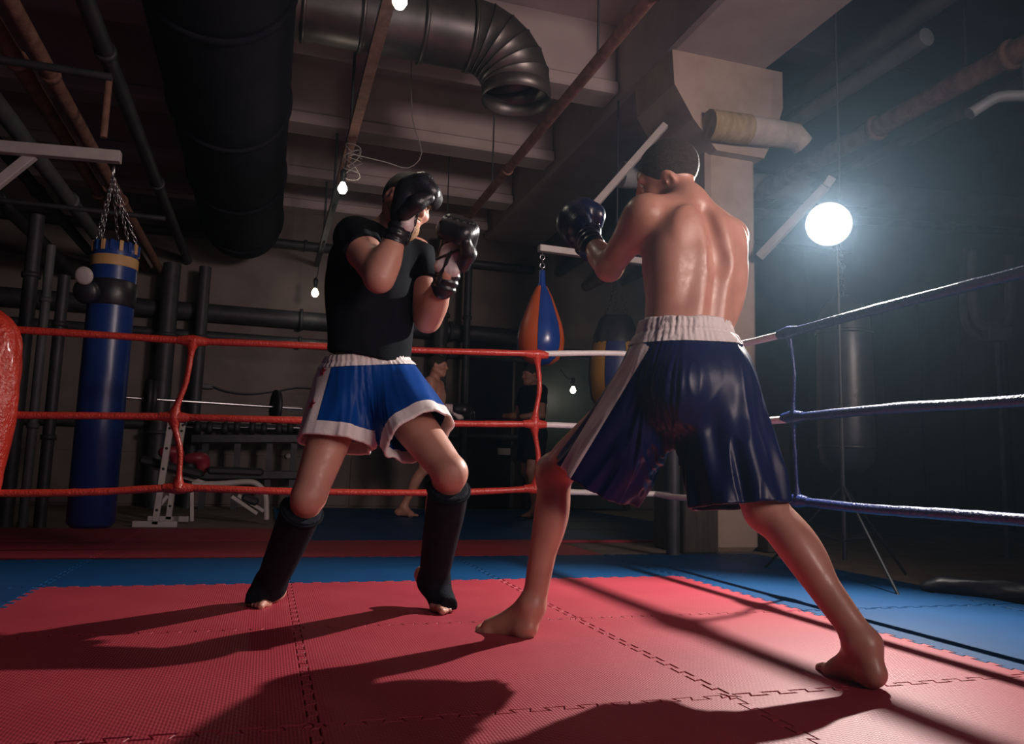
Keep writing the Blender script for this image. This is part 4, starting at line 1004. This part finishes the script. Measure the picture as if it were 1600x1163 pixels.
o, wb, midn, sdn = shorts(pn, wc, wt, (.146, .165, .76), jn['pf'],
    [(hR, hemR, .130, .142, (hemR-hR)*np.array([.55, .55, 1]), (7, .0065, .4, 3.)), (hL, hemL, .130, .146, hemL-hL+RGn*.02, (7, .0065, 1.4, 2.))],
    M_SATIN, M_WCLOTH, band_z=.078, k=.06,
    cr=.015, seat=[jn['pel']-jn['pf']*.075+np.cross(UPn, jn['pf'])*s_*.06-UPn*.055 for s_ in (1, -1)])
gather(wb, A_(1070, 522, 2.41), nrm(wt-wc), 46, .0016)
side_stripe(o, A_(1000, 545, 2.33), A_(890, 728, 2.42), np.array(CPOS)-A_(945, 640, 2.4), .023, M_WCLOTH, reach=.2, depth=.16)
side_stripe(o, A_(1150, 545, 2.45), A_(1222, 790, 2.28), RGn+FGn*.35, .02, M_WCLOTH, reach=.2, depth=.05)
nm = dict(main=M_NLEATHER, thumb=M_NLEATHER, palm=M_NLEATHER, cuff=M_NLEATHER, strap=M_BLEATHER)
put_glove(pn, 'L', jn['wrL'], A_(902, 345, 2.93)-jn['wrL'], RGn*.9-UPn*.1+FGn*.2, nm, 'dark blue glove on the raised left fist', 1.12)
put_glove(pn, 'R', jn['wrR'], A_(1040, 300, 3.00)-jn['wrR'], -RGn*.9-FGn*.3, nm, 'dark blue glove hidden before the face', 1.0)

# ================================================================= the far fighter in the black shirt
jf = dict(pel=A_(577, 602, 2.95), pf=face_dir(-132), chest=A_(585, 440, 2.95), cf=face_dir(-132), neck=A_(598, 358, 2.94), bulk=1.0,
          head=A_(636, 315, 2.93), hf=face_dir(-132)-UPn*.40, hu=UPn+RGn*.24,
          shR=A_(556, 372, 2.83), elR=A_(592, 434, 2.66), wrR=A_(623, 362, 2.72),
          shL=A_(648, 398, 3.05), elL=A_(668, 498, 2.95), wrL=A_(697, 432, 2.80),
          hipR=A_(536, 628, 2.93), knR=A_(483, 775, 2.74), anR=A_(424, 912, 2.98), kfR=face_dir(180),
          heelR=A_(434, 930, 3.04), ballR=A_(405, 944, 2.95), toeR=A_(394, 948, 2.89),
          hipL=A_(618, 628, 2.97), knL=A_(703, 738, 2.72), anL=A_(676, 905, 3.00), kfL=face_dir(-150),
          heelL=A_(660, 905, 3.05), ballL=A_(690, 950, 2.94), toeL=A_(704, 956, 2.88), thigh=.086, arm=1.14)
pf_ = empty('person', jf['pel']*np.array([1, 1, 0]), 'bearded boxer in black shirt and bright blue shorts with raised gloves', 'person')
vf, ff, Pf, axf, frf = body_mesh(jf, .0052)
mesh_obj('body', vf, ff, M_SKF, pf_)
S = SDF(jf['head']-.17, jf['head']+.17, .004)
S.ell(Pf(-.014, 0, .016), (.104, .082, .097), .01, axf)
S.plane(Pf(.0, 0, .0)+(axf[0]*.62-axf[2]*.78)*.018, axf[0]*.62-axf[2]*.78)
for s in (1, -1): S.ell(Pf(-.004, s*.085, -.012), (.026, .02, .038), .004, axf, 'sub')
S.plane(Pf(0, 0, -.05), -axf[2])
sdf_obj(S, 'hair', M_HAIR, pf_, 1, label='short dark hair')
S = SDF(jf['head']-.19, jf['head']+.19, .004)
S.ell(Pf(.055, 0, -.092), (.052, .052, .042), .02, axf)
for s in (1, -1): S.cone(Pf(-.008, s*.064, -.03), Pf(.055, s*.03, -.10), .018, .024, .02)
S.ell(Pf(.068, 0, -.118), (.034, .034, .028), .02, axf); S.cone(Pf(.094, -.018, -.050), Pf(.094, .018, -.050), .008, .008, .01)
S.ell(Pf(.108, 0, -.064), (.018, .020, .007), .004, axf, 'sub')
sdf_obj(S, 'beard', M_BEARD, pf_, 1, label='ginger full beard')
for s in (1, -1):
    e = MB(); e.lathe(Pf(.083, s*.032, .003), [(0, -.0115), (.008, -.008), (.0115, 0), (.008, .008), (0, .0115)], 14, axf[0]); eo = e.build('eye', M_EYEW, pf_)
    e = MB(); e.lathe(Pf(.0925, s*.032, .003), [(.0055, 0), (.004, .0022), (0, .003)], 12, axf[0]); e.build('iris', M_EYE, eo)
    e = MB(); e.tube([Pf(.092, s*.014, .020), Pf(.096, s*.032, .025), Pf(.086, s*.052, .021)], [.004, .0045, .0025], 8); e.build('eyebrow', M_HAIR, pf_)
# shirt
S = SDF(jf['chest']-.42, jf['chest']+.42, .005)
cf, cl, cu = frf
j = dict(jf); torso = SDF(S.lo, S.lo+.84, .005); torso_sdf(torso, j); torso.f = torso.f-.009
S.f = torso.f
S.cone(A_(574, 585, 2.95), jf['chest']-cu*.05, .158, .160, .05, (cf, .80), fold=(6, .004, 1., 4.))
for s in 'LR':
    sh, el = jf['sh'+s], jf['el'+s]; L = (el-sh)
    q_ = .36 if s == 'R' else .46; S.cone(sh, sh+L*(q_+.04), .076, .074, .03, cut=(sh+L*q_, L), fold=(5, .003, .5, 2.))
hem_n = nrm(-UPn-RGn*.16)
S.plane(A_(575, 563, 2.95), hem_n)
S.plane(jf['neck']+cu*.012+cf*.0, cu*.8+nrm(jf['head']-jf['neck'])*.6)
S.cone(jf['neck']-cu*.02, jf['neck']+nrm(jf['head']-jf['neck'])*.1, .066, .07, .01, op='sub')
tee = sdf_obj(S, 't_shirt', M_TEE, pf_, 2, label='plain black short-sleeved shirt')
pass
# shorts
wt = A_(575, 556, 2.955); wc = A_(577, 600, 2.95)
hemR = A_(524, 696, 2.84); hemL = A_(657, 684, 2.80)
hR = A_(542, 610, 2.93); hL = A_(612, 610, 2.95)
o, wb, midf, sdf_ = shorts(pf_, wc, wt, (.156, .166, .80), jf['pf'],
    [(hR, hemR, .128, .142, hemR-hR-UPn*.05, (6, .004, .4, 2.)), (hL, hemL, .128, .134, hemL-hL, (6, .004, 2.2, 2.))],
    M_SATINF, M_WCLOTH, hem_band=.052, band_z=.045, k=.05)
gather(wb, A_(576, 566, 2.95), nrm(wt-wc), 50, .0014)
st = side_stripe(o, A_(506, 575, 2.82), A_(474, 690, 2.76), np.array(CPOS)-A_(490, 632, 2.8), .025, M_WCLOTH, reach=.0, depth=.2)
# three stars set on the stripe, each lying on the cloth
from mathutils.bvhtree import BVHTree
dg = bpy.context.evaluated_depsgraph_get(); dg.update()
so = wloc(st); bv = BVHTree.FromPolygons([v.co+so for v in st.data.vertices], [p.vertices[:] for p in st.data.polygons])
for px, py in ((505, 581), (488, 632), (479, 677)):
    d = (at(px, py, 3)-CPOS).normalized(); hit = bv.ray_cast(CPOS, d)
    if hit[0] is None:
        hit = bv.find_nearest(at(px, py, 2.86))
    p, n = hit[0], hit[1].normalized()
    if n.dot(d) > 0: n = -n
    tx = n.cross(UP).normalized(); ty = tx.cross(n)
    b = MB(); vs = []
    for lay in (.001, .004):
        for i in range(10):
            a = PI/2+i*PI/5; r = .020 if i % 2 == 0 else .0085
            vs.append(p+n*lay+tx*(r*math.cos(a))+ty*(r*math.sin(a)))
    fs = [tuple(range(9, -1, -1)), tuple(range(10, 20))]+[(i, (i+1) % 10, 10+(i+1) % 10, 10+i) for i in range(10)]
    b.add(vs, fs); b.build('star', M_STAR, o)
# shin guards
for s, tp in (('R', .06), ('L', .06)):
    kn, an, ball, toe = jf['kn'+s], jf['an'+s], jf['ball'+s], jf['toe'+s]; ax = nrm(an-kn); fw_ = jf['kf'+s]; fw_ = nrm(fw_-ax*(fw_@ax))
    S = SDF(np.minimum(np.minimum(kn, an), toe)-.16, np.maximum(np.maximum(kn, an), toe)+.16, .005)
    S.cone(kn+ax*.03+fw_*.010, an+fw_*.006, .072, .056, .02, bulge=.05)
    S.ell(kn+(an-kn)*.32+fw_*.022, (.13, .05, .05), .03, (ax, fw_, np.cross(ax, fw_)))
    S.cone(an+fw_*.012, ball+UPn*.028, .056, .044, .03, (np.cross(ax, fw_), 1.1))
    S.cone(ball+UPn*.026, ball+(toe-ball)*.75+UPn*.018, .044, .036, .02)
    S.plane(kn+ax*tp, -ax); S.plane(ball+(toe-ball)*.92, toe-ball, sel=lambda X, Y, Z: Z < an[2]-.01)
    X, Y, Z = S.grid(); S.f = np.maximum(S.f, .012-Z)
    g = sdf_obj(S, 'shin_guard', M_GUARD, pf_, 3, label='black padded shin and instep guard')
    c = kn+ax*(tp+.012); b = MB(); u_, v_ = fw_, np.cross(ax, fw_)
    b.tube([c+u_*.010+(u_*math.cos(t)+v_*math.sin(t))*.0745 for t in np.linspace(0, 2*PI, 33)], .006, 8, False); b.build('top_binding', M_TEE, g)
gm = dict(main=M_BLEATHER, thumb=M_BLEATHER, palm=M_WLEATHER, cuff=M_BLEATHER, strap=M_BLEATHER)
put_glove(pf_, 'R', A_(630, 350, 2.715), A_(664, 269, 2.73)-A_(630, 350, 2.715), RGn*.9-FGn*.02-UPn*.25, gm, 'black glove held against the temple', 1.0)
put_glove(pf_, 'L', A_(701, 420, 2.80), A_(722, 350, 2.78)-A_(701, 420, 2.80), -RGn*.15-FGn*.95+UPn*.12, gm, 'black glove turned to show its pale palm', 1.0)
# ---------------------------------------------------------------- two trainees in the dark background
def simple_person(c, face, label, hgt, skin, top_m, short_m, glove=True):
    f = np.array(face, float); f = nrm(f); l = np.cross(UPn, f); k = hgt/1.75; c = np.array([c[0], c[1], 0.])
    P = lambda a, b_, z: c+f*a*k+l*b_*k+UPn*z*k
    j = dict(pel=P(0, 0, .95), pf=f, chest=P(.02, 0, 1.22), cf=f, neck=P(.02, 0, 1.46), head=P(.05, 0, 1.60), hf=f-UPn*.1, hu=UPn,
             shL=P(.02, .17, 1.40), elL=P(.05, .24, 1.13), wrL=P(.26, .18, 1.10), shR=P(.02, -.17, 1.40), elR=P(.06, -.24, 1.13), wrR=P(.27, -.17, 1.12),
             hipL=P(0, .09, .92), knL=P(.10, .14, .50), anL=P(.05, .16, .09), kfL=f, heelL=P(.0, .16, .02), ballL=P(.15, .18, .015), toeL=P(.21, .19, .015),
             hipR=P(0, -.09, .92), knR=P(-.02, -.14, .50), anR=P(-.22, -.16, .10), kfR=f, heelR=P(-.28, -.16, .03), ballR=P(-.13, -.18, .015), toeR=P(-.07, -.19, .015))
    g = empty('person', tuple(c), label, 'person')
    v, ff_, Ph, ax, fr = body_mesh(j, .009); mesh_obj('body', v, ff_, skin, g)
    S = SDF(j['head']-.16, j['head']+.16, .008); S.ell(Ph(-.014, 0, .016), (.104, .082, .097), .01, ax); S.plane(Ph(0, 0, 0)+(ax[0]*.62-ax[2]*.78)*.02, ax[0]*.62-ax[2]*.78); sdf_obj(S, 'hair', M_HAIR, g, 1)
    S = SDF(c+np.array([-.42, -.42, .4*k]), c+np.array([.42, .42, 1.06*k]), .009)
    S.cone(P(0, 0, 1.02), P(0, 0, .9), .16, .17, .03, (f, .8))
    for s, hp, kn in ((1, j['hipL'], j['knL']), (-1, j['hipR'], j['knR'])): S.cone(hp, hp+(kn-hp)*.8, .12, .125, .04, cut=(hp+(kn-hp)*.72, kn-hp))
    sdf_obj(S, 'shorts', short_m, g, 1)
    if top_m:
        S = SDF(j['chest']-.45, j['chest']+.45, .009); torso_sdf(S, j); S.f = S.f-.012
        for s in 'LR': S.cone(j['sh'+s], j['sh'+s]+(j['el'+s]-j['sh'+s])*.6, .075, .07, .03, cut=(j['sh'+s]+(j['el'+s]-j['sh'+s])*.55, j['el'+s]-j['sh'+s]))
        S.plane(P(0, 0, .98), -UPn); S.plane(j['neck']+UPn*.02, UPn)
        sdf_obj(S, 't_shirt', top_m, g, 1)
    if glove:
        gm2 = dict(main=M_BLEATHER, thumb=M_WLEATHER, palm=M_WLEATHER, cuff=M_WLEATHER, strap=M_BLEATHER)
        put_glove(g, 'R', j['wrR'], j['wrR']-j['elR'], l+UPn*-.5, gm2, None, 1.05); put_glove(g, 'L', j['wrL'], j['wrL']-j['elL'], -l+UPn*-.5, gm2, None, 1.05)
c1 = at(672, 700, 8.4)
simple_person(c1, RG*.95-FG*.15, 'shirtless trainee standing in the dark behind the bearded boxer', 1.80, M_SKF, None, M_GUARD)
c2 = at(832, 700, 8.9)
simple_person(c2, -RG*.8-FG*.5, 'dim figure in a dark shirt behind the middle red strap', 1.78, M_SKF, M_TEE, M_GUARD, False)
